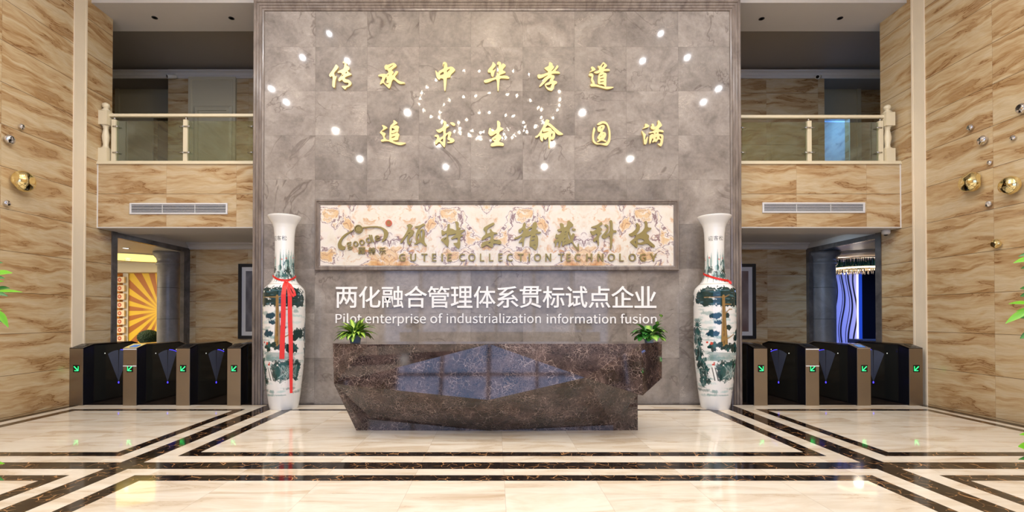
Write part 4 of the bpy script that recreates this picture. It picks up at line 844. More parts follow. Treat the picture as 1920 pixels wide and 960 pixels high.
# ------------------------------------------------------------------ porcelain floor vases
VY = 8.05
VPX = [(408.5, 32.5), (409.5, 32.6), (412, 31.0), (417, 27.5), (423, 23.2), (430, 20.9), (440, 19.6), (455, 18.8), (470, 18.5), (490, 18.6), (505, 19.0), (514, 19.8), (522, 21.2), (528, 23.6), (533, 27.0), (537, 31.5), (541, 36.0), (546, 39.2), (553, 40.2), (580, 40.3), (640, 40.2), (665, 39.3), (690, 37.4), (715, 34.6), (740, 31.6), (757, 29.0), (764, 27.6), (766.2, 26.4)]
VZ0 = PY(533, 766.2, VY).z
def vz(y): return (PY(533, y, VY).z - VZ0)
VS = FOC / VY * 1.09
VPROF = [(vz(y), h / VS) for y, h in VPX][::-1]
def vr(z): return float(np.interp(z, [p[0] for p in VPROF], [p[1] for p in VPROF]))
def half(y): return np.interp(y, [p[0] for p in VPX], [p[1] for p in VPX])

def paint_vase(nz, na):
    """porcelain painting: rows = height (photo px), columns = angle from the trunk of the painted pine"""
    rng = np.random.default_rng(3)
    ys = np.linspace(408.5, 766.2, nz)[:, None]; ph = np.linspace(-np.pi, np.pi, na, endpoint=False)[None, :]
    c = lambda *a: np.array(lin(*a))
    img = np.ones((nz, na, 3)) * c(238, 238, 236)
    A = ph * 40.0                                   # arc length in photo px
    def vn(fx, fy, seed):                           # tileable value noise
        r = np.random.default_rng(seed); g = r.random((fy + 1, fx))
        gx = (ph + np.pi) / (2 * np.pi) * fx; gy = (ys - 408.5) / 358 * fy
        x0 = np.floor(gx).astype(int); y0 = np.clip(np.floor(gy).astype(int), 0, fy - 1); tx = gx - x0; ty = gy - y0
        tx = tx * tx * (3 - 2 * tx); ty = ty * ty * (3 - 2 * ty)
        a = g[y0, x0 % fx]; b = g[y0, (x0 + 1) % fx]; cc = g[y0 + 1, x0 % fx]; d = g[y0 + 1, (x0 + 1) % fx]
        return (a * (1 - tx) + b * tx) * (1 - ty) + (cc * (1 - tx) + d * tx) * ty
    n1, n2, n3 = vn(60, 90, 1), vn(130, 200, 2), vn(24, 200, 4)
    n4 = vn(150, 60, 5)
    def put(mask, col, al=1.0):
        m = np.clip(mask, 0, 1)[..., None] * al
        img[:] = img * (1 - m) + np.asarray(col) * m
    def dA(a):
        d = A - a
        return (d + 40 * np.pi) % (80 * np.pi) - 40 * np.pi
    def ell(a, y, ra, ry, soft=.18, rough=.5):
        d = np.sqrt((dA(a) / ra) ** 2 + ((ys - y) / ry) ** 2) + (n1 - .5) * rough + (n2 - .5) * rough * .8
        return (1 - d) / soft + .5
    def line(a0, y0, a1, y1, w0, w1):
        L2 = (a1 - a0) ** 2 + (y1 - y0) ** 2
        t = np.clip((dA(a0) * (a1 - a0) + (ys - y0) * (y1 - y0)) / L2, 0, 1)
        d = np.hypot(dA(a0) - t * (a1 - a0), ys - y0 - t * (y1 - y0))
        return (w0 + (w1 - w0) * t) / 2 - d + .5
    DK, TE, BL, MT, LT, OL, RD = c(16, 52, 52), c(34, 84, 84), c(20, 66, 84), c(96, 146, 144), c(182, 208, 206), c(150, 118, 66), c(200, 70, 50)
    # misty strokes over the whole body and base
    for i in range(150):
        put(ell(rng.uniform(-126, 126), rng.uniform(574, 742), rng.uniform(6, 16), rng.uniform(1.2, 3.2), .7, .7), MT if rng.random() < .35 else LT, rng.uniform(.3, .75))
    # neck: distant peaks, crags and bushes
    for i in range(40):
        a = rng.uniform(-126, 126); h = rng.uniform(10, 24)
        put(ell(a, 496, 3.0, h, .5, .3), MT, .6)
    for i in range(46):
        a = rng.uniform(-126, 126); y = rng.uniform(496, 522)
        put(ell(a, y, rng.uniform(6, 15), rng.uniform(3, 8), .2, .9), TE if rng.random() < .55 else DK, .85)
    for i in range(18): put(ell(rng.uniform(-126, 126), rng.uniform(500, 520), 5, 6, .4, .8), LT, .8)
    for i in range(60):
        a = rng.uniform(-126, 126); put(line(a, 519, a + rng.uniform(-5, 5), 532, 2.4, .8), TE, .7)
    for i in range(7):
        put(ell(rng.uniform(-126, 126), 488 + rng.uniform(-3, 3), 4, 1.6, .4, .6), RD, .7)
    put(np.where((ys > 534.5) & (ys < 536.2), .6, 0) * np.ones_like(A), c(150, 140, 100))
    # great pine canopy
    for sgn in (0, 1):
        off = sgn * 126
        for a, y, ra, ry in ((-44, 556, 12, 7), (-50, 566, 9, 5), (-28, 552, 20, 10), (-30, 568, 18, 8), (0, 553, 26, 12), (4, 568, 24, 9), (28, 553, 24, 11), (34, 568, 20, 9), (50, 560, 9, 7), (50, 571, 8, 5)):
            put(ell(a + off, y, ra, ry, .10, .5), DK)
        cm = np.clip(ell(off, 560, 54, 17, .2, .3), 0, 1)
        put(cm * np.clip((n3 - .55) * 5, 0, 1), BL, .6)
        put(cm * np.clip((n3 - .74) * 7, 0, 1), c(96, 140, 150), .45)
        put(line(-36 + off, 560, 0 + off, 560, 1.2, 2.0), OL); put(line(0 + off, 561, 12 + off, 556, 2, 1.2), OL)
        # clumps either side of the trunk
        for a, y, ra, ry in ((-14, 594, 11, 5.5), (8, 592.5, 5, 4.5), (-9, 605.5, 7, 4), (11, 615, 5, 5), (-20, 626, 13, 5.5), (43, 627, 13, 9), (30, 634, 8, 6), (24, 574, 9, 4)):
            put(ell(a + off, y, ra, ry, .15, .5), BL if a < 0 else DK)
        # trunk and branches
        put(line(0 + off, 558, 1 + off, 600, 4.5, 7.5), OL); put(line(1 + off, 600, 2 + off, 643, 7.5, 13.5), OL)
        put(np.clip(line(0 + off, 560, 1 + off, 643, 1.2, 3.0), 0, 1) * (n4 > .45), c(104, 80, 48), .8)
        put(line(-2.6 + off, 562, -5 + off, 643, .6, .9), c(88, 70, 50)); put(line(2.6 + off, 570, 7.4 + off, 643, .6, .9), c(88, 70, 50))
        for p, q in (((4, 589), (12, 582)), ((12, 582), (19, 582)), ((5, 636), (14, 632)), ((14, 632), (24, 627)), ((3, 573), (16, 573))):
            put(line(p[0] + off, p[1], q[0] + off, q[1], 2.2, 1.6), OL)
        # ground shrubs under the pine
        for i in range(26): put(ell(off + rng.uniform(-26, 34), rng.uniform(645, 657), rng.uniform(4, 8), rng.uniform(3, 6), .2, .9), DK if rng.random() < .7 else TE)
        for i in range(5): put(ell(off - 26 + rng.uniform(-6, 6), 643 + rng.uniform(-2, 2), 2.4, 1.6, .4, .5), RD)
        for i in range(14): put(line(off - 30 + rng.uniform(-6, 6), 660 + i * 1.15, off + 34 + rng.uniform(-6, 6), 661 + i * 1.1, 1.0, .6), MT if i % 2 else TE, .75)
        # lower wood with a pale path
        for i in range(60):
            a = off + rng.uniform(-8, 44); y = rng.uniform(679, 707)
            put(ell(a, y, rng.uniform(4, 8), rng.uniform(5, 9), .25, .9), DK if rng.random() < .6 else TE, .85)
        for i in range(26): put(line(off + rng.uniform(0, 44), 706, off + rng.uniform(0, 44), 684, .8, .4), LT, .6)
        put(line(off - 20, 684, off - 12, 712, 5, 8), c(238, 238, 236)); put(line(off - 22, 688, off - 16.5, 711, 1.6, 2.0), c(24, 26, 30)); put(line(off - 16, 688, off - 9.5, 711, 1.6, 2.2), c(24, 26, 30))
        for i in range(4): put(ell(off - 20 + rng.uniform(-3, 3), 681 + rng.uniform(-3, 3), 2, 1.6, .4, .4), RD)
        # fan palm and bank of bushes to the left
        for k in range(11):
            b = R(200 - k * 22); put(line(off - 54, 612, off - 54 + 11 * math.cos(b), 612 - 12 * math.sin(b), 2.6, 1.4), TE)
        for i in range(70):
            y = rng.uniform(618, 716); a = off - 60 + (y - 618) * .22 + rng.uniform(-9, 9)
            put(ell(a, y, rng.uniform(4, 8), rng.uniform(4, 8), .25, .9), DK if rng.random() < .6 else TE, .9)
        for i in range(30):
            y = rng.uniform(630, 712); a = off - 58 + (y - 618) * .22 + rng.uniform(-8, 8)
            put(line(a, y, a + rng.uniform(-4, 4), y - 7, 1, .5), LT, .55)
    for i in range(10): put(ell(rng.uniform(-126, 126), rng.uniform(722, 738), rng.uniform(8, 14), 2.2, .6, .8), TE, .5)
    # three characters on the neck
    for j, ch in enumerate('迎客松'):
        P = [[tuple(float(q) for q in p.split(',')) for p in s.split()] for s in GLYPHS[ch].split('|')]
        xs = [p[0] for q in P for p in q]; zs = [p[1] for q in P for p in q]
        k = 40 / 18.6
        ac = -10.0 + (j - 1) * 10.2 * k
        for q in P:
            pass
        X = (dA(ac) / k / 9.0 + .5) * (max(xs) - min(xs)) + min(xs) + 0 * ys
        Yv = (455 - ys) / 8.6 * (max(zs) - min(zs)) + min(zs) + 0 * A
        ins = np.zeros(X.shape, bool)
        for q in P:
            for (x0, y0), (x1, y1) in zip(q, q[1:] + q[:1]):
                if y0 == y1: continue
                cnd = (y0 > Yv) != (y1 > Yv)
                ins ^= cnd & (X < (x1 - x0) * (Yv - y0) / (y1 - y0) + x0)
        put(ins.astype(float), c(20, 20, 22))
    return img
NA, NZ = 560, 620
def vase_mesh():
    zs = np.linspace(vz(408.5), 0.0, NZ)                # row 0 = rim, last = foot
    ysr = np.linspace(408.5, 766.2, NZ)
    zs = np.array([vz(y) for y in ysr])
    rs = np.array([vr(z) for z in zs])
    rs = np.convolve(np.pad(rs, 4, mode='edge'), np.ones(9) / 9, 'valid'); rs[0] = vr(zs[0])
    an = np.linspace(-np.pi, np.pi, NA, endpoint=False)
    X = rs[:, None] * np.sin(an)[None]; Yy = -rs[:, None] * np.cos(an)[None]; Z = np.repeat(zs[:, None], NA, 1)
    outer = np.stack([X, Yy, Z], -1).reshape(-1, 3)
    col = paint_vase(NZ, NA).reshape(-1, 3)
    verts = [outer]; cols = [col]
    # inner lip and throat
    inner = [(rs[0] - .004, zs[0] + .006), (rs[0] - .014, zs[0] + .004), (rs[0] - .03, zs[0] - .03), (rs[40] - .02, zs[40]), (rs[100] - .02, zs[100]), (.002, zs[140])]
    for r, z in inner:
        verts.append(np.stack([r * np.sin(an), -r * np.cos(an), np.full(NA, z)], -1)); cols.append(np.tile(np.array(lin(238, 238, 236)), (NA, 1)))
    # foot
    for r, z in ((rs[-1] - .03, 0.0), (.002, .002)):
        verts.append(np.stack([r * np.sin(an), -r * np.cos(an), np.full(NA, z)], -1)); cols.append(np.tile(np.array(lin(214, 208, 196)), (NA, 1)))
    V = np.concatenate(verts); K = np.concatenate(cols)
    order = [NZ + i for i in range(len(inner))][::-1] + list(range(NZ)) + [NZ + len(inner), NZ + len(inner) + 1]
    F = []
    k = np.arange(NA); l = (k + 1) % NA
    for a, b in zip(order, order[1:]):
        F.append(np.stack([a * NA + k, b * NA + k, b * NA + l, a * NA + l], -1))
    F = np.concatenate(F)
    me = bpy.data.meshes.new('porcelain_vase')
    me.vertices.add(len(V)); me.vertices.foreach_set('co', V.ravel())
    me.loops.add(F.size); me.loops.foreach_set('vertex_index', F.ravel().astype(np.int32))
    me.polygons.add(len(F)); me.polygons.foreach_set('loop_start', np.arange(0, F.size, 4, dtype=np.int32))
    me.update(calc_edges=True); me.validate()
    me.polygons.foreach_set('use_smooth', np.ones(len(me.polygons), bool))
    at = me.color_attributes.new('paint', 'FLOAT_COLOR', 'POINT')
    at.data.foreach_set('color', np.concatenate([K, np.ones((len(K), 1))], 1).astype(np.float32).ravel())
    return me
t = NT('painted_porcelain')
vc = t.n('ShaderNodeVertexColor'); vc.layer_name = 'paint'
M['porcelain'] = t.bsdf(vc.outputs[0], 0.12, 0, 0.5, coat=0.3)
vme = vase_mesh()
V1 = PY(533, 600, VY); V2 = PY(1340, 600, VY)
vases = []
for c0, turn, lab in ((V1, -.33, 'tall painted porcelain vase tied with a red ribbon bow and long tails'), (V2, .41, 'tall painted porcelain vase with a plain red ribbon band round its neck')):
    o = bpy.data.objects.new('floor_vase', vme); C.objects.link(o)
    if not vme.materials: vme.materials.append(M['porcelain'])
    o.location = (c0.x, VY, 0.0)
    face = math.atan2(-c0.x, VY)                        # turn the painted side towards the hall
    o.rotation_euler = (0, 0, -math.atan2(c0.x, VY) + turn)
    tag(o, lab, 'vase', 'painted porcelain floor vases'); vases.append(o)
VZF = 0.0

M['ribbon'] = plain('red_satin_ribbon', (222, 44, 34), 0.42, noise=.08, nscale=40)
def strip(mb, pts, wid, th=.004, mi=0):
    """flat band: pts = list of (centre, side vector)"""
    top = []
    for (p, s), w in zip(pts, wid):
        top.append((Vector(p) - Vector(s) * w / 2, Vector(p) + Vector(s) * w / 2))
    for i in range(len(top) - 1):
        d = (Vector(pts[i + 1][0]) - Vector(pts[i][0])).normalized()
        n0 = Vector(pts[i][1]).cross(d).normalized() * th; n1 = n0
        a, b = top[i]; c2, d2 = top[i + 1]
        mb.poly([a - n0 / 2, b - n0 / 2, d2 - n1 / 2, c2 - n1 / 2]); mb.poly([c2 + n1 / 2, d2 + n1 / 2, b + n0 / 2, a + n0 / 2])
        mb.poly([a + n0 / 2, a - n0 / 2, c2 - n1 / 2, c2 + n1 / 2]); mb.poly([b - n0 / 2, b + n0 / 2, d2 + n1 / 2, d2 - n1 / 2])
def yz(y): return vz(y)
def ribbon(vc, lab, zfun, tails, knot, name):
    c0 = Vector((vc.location.x, VY, 0)); d = Vector((-c0.x, -VY, 0)).normalized(); s = Vector((-d.y, d.x, 0))
    t = thing('ribbon', lab, 'ribbon', (c0.x, VY, yz(522)))
    pts = []; N = 48
    mb = MB()
    ring = []
    for i in range(N + 1):
        a = 2 * math.pi * i / N
        z = zfun(a)
        r = max(vr(z - .016), vr(z + .016)) + .008
        q = c0 + r * (math.cos(a) * d + math.sin(a) * s) + Vector((0, 0, z))
        ring.append((q, Vector((0, 0, 1))))
    strip(mb, ring, [.034] * (N + 1))
    child(mb.build('band', M['ribbon']), t)
    def onplane(u, v, off):
        rr = ray(u, v); o = Vector((0, 0, CAM_Z)); p = c0 + d * off
        k = (p - o).dot(d) / rr.dot(d)
        return o + rr * k
    for nm, path, w in tails:
        P = [onplane(u, v, off) for u, v, off in path]
        side = []
        for i, p in enumerate(P):
            tg = (P[min(i + 1, len(P) - 1)] - P[max(i - 1, 0)]).normalized()
            sv = tg.cross(d).normalized()
            side.append((p, sv))
        mb = MB(); strip(mb, side, w if isinstance(w, list) else [w] * len(P))
        child(mb.build(nm, M['ribbon']), t)
    ku, kv, ko, kr = knot
    q = onplane(ku, kv, ko)
    bm = bmesh.new(); bmesh.ops.create_icosphere(bm, subdivisions=2, radius=kr, matrix=Matrix.Translation(q) @ Matrix.Diagonal((1.2, .6, .9, 1)))
    me = bpy.data.meshes.new('knot'); bm.to_mesh(me); bm.free()
    child(link('knot', me, M['ribbon']), t)
RB_ = vr(yz(580)) + .012
z0a = yz(520)
ribbon(vases[0], 'red satin ribbon bow with two long tails tied round the vase neck', lambda a: yz(519.5) - .085 * max(0, math.cos(a)) ** 2,
       [('tail', [(535.5, 529, .24), (533.5, 536, RB_ - .04), (531.5, 552, RB_), (531, 600, RB_ + .002), (529.5, 640, RB_ + .002), (528.5, 673, RB_ + .002)], [.05, .062, .07, .072, .073, .074]),
        ('tail', [(538, 529, .24), (541, 538, RB_ - .03), (543.3, 555, RB_ + .006), (544, 600, RB_ + .006), (545.3, 640, RB_ + .006), (546, 737, RB_ + .006)], [.04, .055, .062, .066, .064, .042]),
        ('bow_loop', [(538, 529, .25), (545, 535, RB_ - .03), (551.5, 547, RB_ + .012), (553.2, 553.5, RB_ + .016), (550.5, 555.5, RB_ + .02), (546.5, 550, RB_ + .012), (541, 536, RB_ + .0)], [.03, .034, .038, .036, .036, .03, .02])],
       (536.8, 529, .245, .028), 'left')
ribbon(vases[1], 'red ribbon band knotted round the neck of the vase', lambda a: yz(521.5) - .07 * math.sin(a + .35),
       [('bow_loop', [(1364, 527, .06), (1368, 530, .06), (1371.5, 529, .06)], [.05, .06, .045])], (1367.5, 531, .05, .03), 'right')

# ------------------------------------------------------------------ plants
def leaf(mb, base, direc, L, W, droop=.3, up=Vector((0, 0, 1)), n=7, fold=.25, mi=0, zmin=None):
    d = Vector(direc).normalized(); s = d.cross(up)
    s = s.normalized() if s.length > 1e-3 else Vector((1, 0, 0))
    p = Vector(base); rows = []
    for i in range(n + 1):
        t = i / n
        w = W * (math.sin(math.pi * min(1, t * .92 + .06) ** .75)) * .5 if i < n else 0.0005
        w = max(w, .0015)
        nn = s.cross(d).normalized()
        if zmin is not None and p.z < zmin + .012: p.z = zmin + .012
        rows.append((p - s * w + nn * w * fold, p.copy(), p + s * w + nn * w * fold))
        d = (d + Vector((0, 0, -droop / n * 1.6))).normalized()
        s = d.cross(up).normalized() if d.cross(up).length > .05 else s
        p = p + d * L / n
    for i in range(n):
        t0, t1 = i / n, (i + 1) / n
        a, b = rows[i], rows[i + 1]
        mb.poly([a[0], a[1], b[1], b[0]], [(t0, 0), (t0, .5), (t1, .5), (t1, 0)], mi, True)
        mb.poly([a[1], a[2], b[2], b[1]], [(t0, .5), (t0, 1), (t1, 1), (t1, .5)], mi, True)
M['leaf_hosta'] = mat_leaf('variegated_leaf', (34, 104, 28), (176, 204, 84))
M['leaf_pothos'] = mat_leaf('pothos_leaf', (52, 118, 40), (150, 190, 84))
M['leaf_fig'] = mat_leaf('bright_leaf', (120, 186, 44), (104, 178, 34))
M['leaf_dark'] = mat_leaf('dark_leaf', (32, 92, 34), (58, 128, 48))
M['zinc'] = plain('blue_grey_plastic_pot', (98, 116, 140), 0.4)
M['soil'] = plain('potting_soil', (40, 30, 24), 0.9)
M['stem'] = plain('green_stem', (106, 140, 64), 0.5)
M['trunk'] = plain('brown_trunk', (94, 74, 54), 0.8)
def desk_plant(u, v, lab, rt, rb, h, seed, mats, spread, lmin, lmax, wid, n, tilt, droop, stems=0, rows=None, yy=6.14):
    p = PY(u, v, yy); p.z = Z_DESK + .004
    rnd = random.Random(seed)
    t = thing('potted_plant', lab, 'plant', p, 0, 'potted plants on the reception desk')
    MB().lathe([(rb, 0.0), (rb * 1.02, h * .1), (rt * .98, h * .86), (rt * 1.06, h * .88), (rt * 1.06, h), (rt * .94, h), (rt * .9, h * .88)], seg=28, cap1=False).build('pot', M['zinc'], t)
    MB().lathe([(rt * .9, h * .88), (.001, h * .9)], seg=20, cap0=False).build('soil', M['soil'], t)
    mb = MB()
    for i in range(n):
        a = 2 * math.pi * (i * .618 + rnd.uniform(-.05, .05)); el = R(tilt + rnd.uniform(-25, 32))
        d = Vector((math.cos(a) * math.cos(el), math.sin(a) * math.cos(el), math.sin(el)))
        b = Vector((math.cos(a) * .02, math.sin(a) * .02, h * .92))
        k = rnd.uniform(.15, .55)
        st = b + d * spread * k
        mb.tube([b, b * .5 + st * .5 + Vector((0, 0, .01)), st], .003, 5, mi=2)
        leaf(mb, st, d, rnd.uniform(lmin, lmax), wid * rnd.uniform(.8, 1.15), droop * rnd.uniform(.6, 1.3), mi=rnd.choice((0, 0, 1)), zmin=.012)
    if stems:
        for a, L in ((.3, .24), (.9, .17)):
            pts = [Vector((0.02, 0, h)), Vector((.02 + .35 * L, 0, h + .6 * L)), Vector((.02 + .5 * L * 1.2, .01, h + 1.0 * L))]
            mb.tube(pts, .003, 5, mi=2)
            for q in pts[1:]: leaf(mb, q, (rnd.uniform(-.6, .9), -.4, .5), .07, .045, .3)
    mb.build('foliage', [mats[0], mats[1], M['stem']], t)
desk_plant(666, 643, 'hosta-like leafy plant in a blue-grey pot at the desk\'s left end', .078, .064, .10, 5, (M['leaf_hosta'], M['leaf_hosta']), .15, .15, .23, .078, 70, 34, .75)
desk_plant(1217, 643, 'spreading broad-leaved green plant at the desk\'s right end', .062, .052, .09, 11, (M['leaf_pothos'], M['leaf_dark']), .20, .12, .17, .105, 56, 26, .8, stems=1, yy=6.15)

def floor_plant(x, y, side, lab, leaves, seed):
    rnd = random.Random(seed)
    t = thing('floor_plant', lab, 'plant', (x, y, 0), 0, 'tall plants at the hall edges')
    MB().lathe([(.15, 0), (.17, .02), (.21, .40), (.22, .42), (.19, .42), (.18, .36)], seg=32, cap1=False).build('pot', M['lacquer'], t)
    MB().lathe([(.182, .36), (.001, .37)], seg=20, cap0=False).build('soil', M['soil'], t)
    tr = [(0, 0, .34), (.02, .01, .8), (-.02, 0, 1.3), (.01, 0, 1.95)]
    mb = MB().tube(tr, [.022, .018, .014, .008], 8); mb.build('trunk', M['trunk'], t)
    mb = MB()
    for (tu, tv, bu, bv, w, mi, dy) in leaves:
        tip = PY(tu, tv, y + dy) - t.location; base = PY(bu, bv, y + dy * .8) - t.location
        stem0 = Vector((0, 0, base.z - .03))
        mb.tube([stem0, stem0 * .5 + base * .5 + Vector((0, 0, .01)), base], .003, 5, mi=2)
        leaf(mb, base, tip - base, (tip - base).length * 1.02, w, .12, up=Vector((0, -.75, .66)), mi=mi, fold=.15)
    for i in range(90):
        z = rnd.uniform(.6, 2.05); a = rnd.uniform(0, 2 * math.pi)
        d = Vector((math.cos(a), math.sin(a), rnd.uniform(-.1, .6)))
        if d.x * side < 0: d.x *= .15
        b = Vector((0, 0, z)) + d * rnd.uniform(.02, .12)
        mb.tube([Vector((0, 0, z)), b], .003, 5, mi=2, caps=False)
        leaf(mb, b, d, rnd.uniform(.09, .14), .055, .5, mi=rnd.choice((0, 0, 1)))
    mb.build('foliage', [M['leaf_fig'], M['leaf_dark'], M['stem']], t)
floor_plant(-3.42, 3.0, -1, 'tall leafy plant at the left edge, green leaves reaching past the marble wall',
    [(22.5, 508, -14, 513, .048, 0, 0), (9, 519, -22, 520, .038, 1, .05), (5, 491, -16, 493, .03, 1, .05), (7, 525, -18, 530, .03, 0, .03), (41, 542.5, -6, 546, .024, 0, -.02), (18, 538, -8, 541, .035, 1, .06), (15, 553, -10, 548, .026, 1, .02), (17, 612, -2, 584, .036, 0, -.03), (9, 604, -14, 590, .03, 1, .03), (3, 578, -20, 582, .03, 0, 0), (8, 866, -24, 868, .03, 0, 0), (7, 897, -24, 894, .04, 1, 0)], 3)
floor_plant(3.62, 3.0, 1, 'tall leafy plant at the right edge, green leaves reaching past the marble wall',
    [(1900, 489, 1938, 483, .036, 0, 0), (1909, 478, 1940, 474, .03, 1, .05), (1914, 501, 1940, 499, .032, 1, .03), (1913, 539, 1938, 541, .04, 1, .02), (1913, 553, 1940, 553, .05, 1, .05), (1892, 565, 1932, 568, .028, 0, -.03), (1905, 580, 1936, 578, .02, 0, 0), (1884, 602, 1926, 582, .04, 0, -.02), (1898, 592, 1934, 592, .048, 1, .04), (1912, 632, 1940, 624, .05, 1, 0), (1912, 812, 1940, 815, .03, 0, 0), (1910, 834, 1942, 842, .07, 0, 0), (1910, 858, 1942, 858, .03, 1, 0)], 9)

# ------------------------------------------------------------------ turnstiles
M['gate_front'] = mat_brushed('brushed_bronze_steel', (150, 136, 116), .36)
M['gate_body'] = plain('smoked_black_panel', (14, 14, 17), 0.12, noise=.0)
M['gate_side'] = plain('black_side_panel', (18, 19, 26), 0.25, noise=.0)
M['gate_glass'] = plain('smoked_acrylic', (36, 37, 35), 0.08, noise=0)
M['gate_flap'] = plain('smoked_flap', (88, 96, 118), 0.2, noise=.1)
M['gate_lid'] = plain('dark_steel_lid', (64, 58, 54), 0.22, 0.7)
M['gate_lid_bright'] = plain('bright_steel_lid', (196, 198, 204), 0.12, 0.95)
M['led_green'] = glow('green_led', (40, 255, 120), 2.6)
M['led_blue'] = glow('blue_led', (70, 60, 255), 2.2)
M['led_white'] = glow('sensor_dot', (240, 240, 230), 1.0)
M['screen'] = glow('reader_screen', (70, 110, 170), .7)
def turnstile(uc, v, lab, arrow, trim=False, bright=False, screen=False, left=True):
    s = 8.24
    a, b = PY(uc - 12.6, 700, s), PY(uc + 12.6, 700, s)
    w = b.x - a.x; D = 1.34
    t = thing('turnstile', lab, 'turnstile', (a.x, s, 0), 0, 'speed gates in the %s row' % ('left' if left else 'right'))
    zf, zb = .975, 1.035
    prof = [(.012, 0), (D, 0), (D, zf), (D - .22, zb - .012), (.23, zb - .012), (.012, zf - .012)]
    MB().prism(prof, 'x', .004, w - .004).build('cabinet', M['gate_side'], t)
    MB().box(0, w, 0, .012, 0, zf).build('front_plate', M['gate_front'], t, bevel=.003)
    lid = MB().prism([(0, zf - .0), (0, zf + .012), (.235, zb + .012), (D - .22, zb + .012), (D, zf + .012), (D, zf), (D - .22, zb), (.23, zb)], 'x', 0, w)
    lid.build('lid', M['gate_lid_bright'] if bright else M['gate_lid'], t)
    if screen:
        MB().prism([(.05, zf + .0245), (.05, zf + .029), (.17, zf + .0605), (.17, zf + .056)], 'x', w * .28, w * .78).build('reader_screen', M['screen'], t)
    else:
        MB().prism([(.06, zf + .027), (.06, zf + .0315), (.18, zf + .063), (.18, zf + .0585)], 'x', w * .3, w * .75).build('reader_window', M['gate_body'], t)
    for side in (0, 1):
        x0, x1 = (-.003, .003) if side == 0 else (w - .003, w + .003)
        sg = -1 if side == 0 else 1
        xo = 0 if side == 0 else w
        MB().box(x0, x1, .235, D - .24, .03, zb - .02).build('side_panel', M['gate_glass'], t)
        # folded fan-shaped flap behind the acrylic
        yc, zc = .78, .30
        for k0, k1 in ((-25, -1.2), (1.2, 25)):
            fan = [(yc, zc)] + [(yc + .60 * math.sin(R(q)), zc + .60 * math.cos(R(q))) for q in np.linspace(k0, k1, 10)]
            MB().prism(fan, 'x', min(xo + sg * .003, xo + sg * .005), max(xo + sg * .003, xo + sg * .005)).build('flap', M['gate_flap'], t)
        MB().prism([(yc + .016 * math.cos(q), zc - .01 + .02 * math.sin(q)) for q in np.linspace(0, 2 * math.pi, 10)[:-1]], 'x', min(xo + sg * .003, xo + sg * .008), max(xo + sg * .003, xo + sg * .008)).build('blue_light', M['led_blue'], t)
        arc = [(yc + q2 * math.sin(R(q)), zc + q2 * math.cos(R(q))) for q2, rg in ((.607, np.linspace(4, 25, 8)), (.598, np.linspace(25, 4, 8))) for q in rg]
        MB().prism(arc, 'x', min(xo + sg * .003, xo + sg * .006), max(xo + sg * .003, xo + sg * .006)).build('blue_light', M['led_blue'], t)
        for y, z in ((.46, .86), (1.02, .89)):
            MB().prism([(y + .009 * math.cos(q), z + .009 * math.sin(q)) for q in np.linspace(0, 2 * math.pi, 9)[:-1]], 'x', min(xo + sg * .002, xo + sg * .006), max(xo + sg * .002, xo + sg * .006)).build('sensor', M['led_white'], t)
        MB().box(min(xo, xo + sg * .006), max(xo, xo + sg * .006), .228, .236, .0, zb - .01).build('edge_strip', M['gate_lid'], t)
    # arrow display
    dx, dz, q = w * .5 + .004, PY(uc, 691, s).z, .053
    dsp = MB().box(dx - q, dx + q, -.004, .002, dz - q * 1.15, dz + q * 1.15)
    dsp = dsp.build('display', M['gate_body'], t)
    m = 1 if arrow == 'se' else -1
    def seg(x0, z0, x1, z1, h):
        d = Vector((x1 - x0, 0, z1 - z0)).normalized() * 1; n = Vector((-d.z, 0, d.x)) * h
        A = [Vector((x0, 0, z0)) + n, Vector((x1, 0, z1)) + n, Vector((x1, 0, z1)) - n, Vector((x0, 0, z0)) - n]
        return A
    ar = MB()
    e = .036
    for (x0, z0, x1, z1, h) in ((-e * m, e, e * .85 * m, -e * .85, .0065), (e * m, -e, -e * .75 * m, -e, .0055)):
        P = seg(dx + x0, dz + z0, dx + x1, dz + z1, h)
        ar.poly([p + Vector((0, -.0065, 0)) for p in P]); 
        for i in range(4):
            j = (i + 1) % 4
            ar.poly([P[i] + Vector((0, -.0065, 0)), P[j] + Vector((0, -.0065, 0)), P[j] + Vector((0, -.004, 0)), P[i] + Vector((0, -.004, 0))])
    for i in range(6):
        z = dz - e + .002 + i * .0135
        ar.box(dx + e * m - .005, dx + e * m + .005, -.0065, -.004, z - .0045, z + .0045)
    ar.build('arrow', M['led_green'], dsp)
    if trim:
        for vv in (654.8, 686.2):
            z = PY(uc, vv, s).z
            MB().box(.002, w - .002, -.006, .002, z - .009, z + .009).build('trim_strip', M['grille'], t)
turnstile(142.6, 0, 'first turnstile, against the left marble wall, its green arrow pointing down-right', 'se')
turnstile(243.2, 0, 'left-row turnstile with two bright trim strips and a lit reader, second from the marble wall', 'sw', True, True, True)
turnstile(343.0, 0, 'left-row turnstile with a dark top and arrow pointing down-left, third from the marble wall', 'sw')
turnstile(438.6, 0, 'left-row turnstile nearest the grey wall, in front of the framed picture', 'sw')
turnstile(1426.4, 0, 'right-row turnstile nearest the grey wall, its green arrow pointing down-right', 'se', left=False)
turnstile(1523.3, 0, 'right-row turnstile with two bright trim strips, second from the grey wall', 'sw', True, left=False)
turnstile(1620.2, 0, 'right-row turnstile with a shiny steel top, third from the grey wall', 'sw', False, True, True, left=False)  # bluish reflection on this lid given as a glowing screen
turnstile(1717.8, 0, 'last turnstile, against the right marble wall, its green arrow pointing down-left', 'sw', left=False)
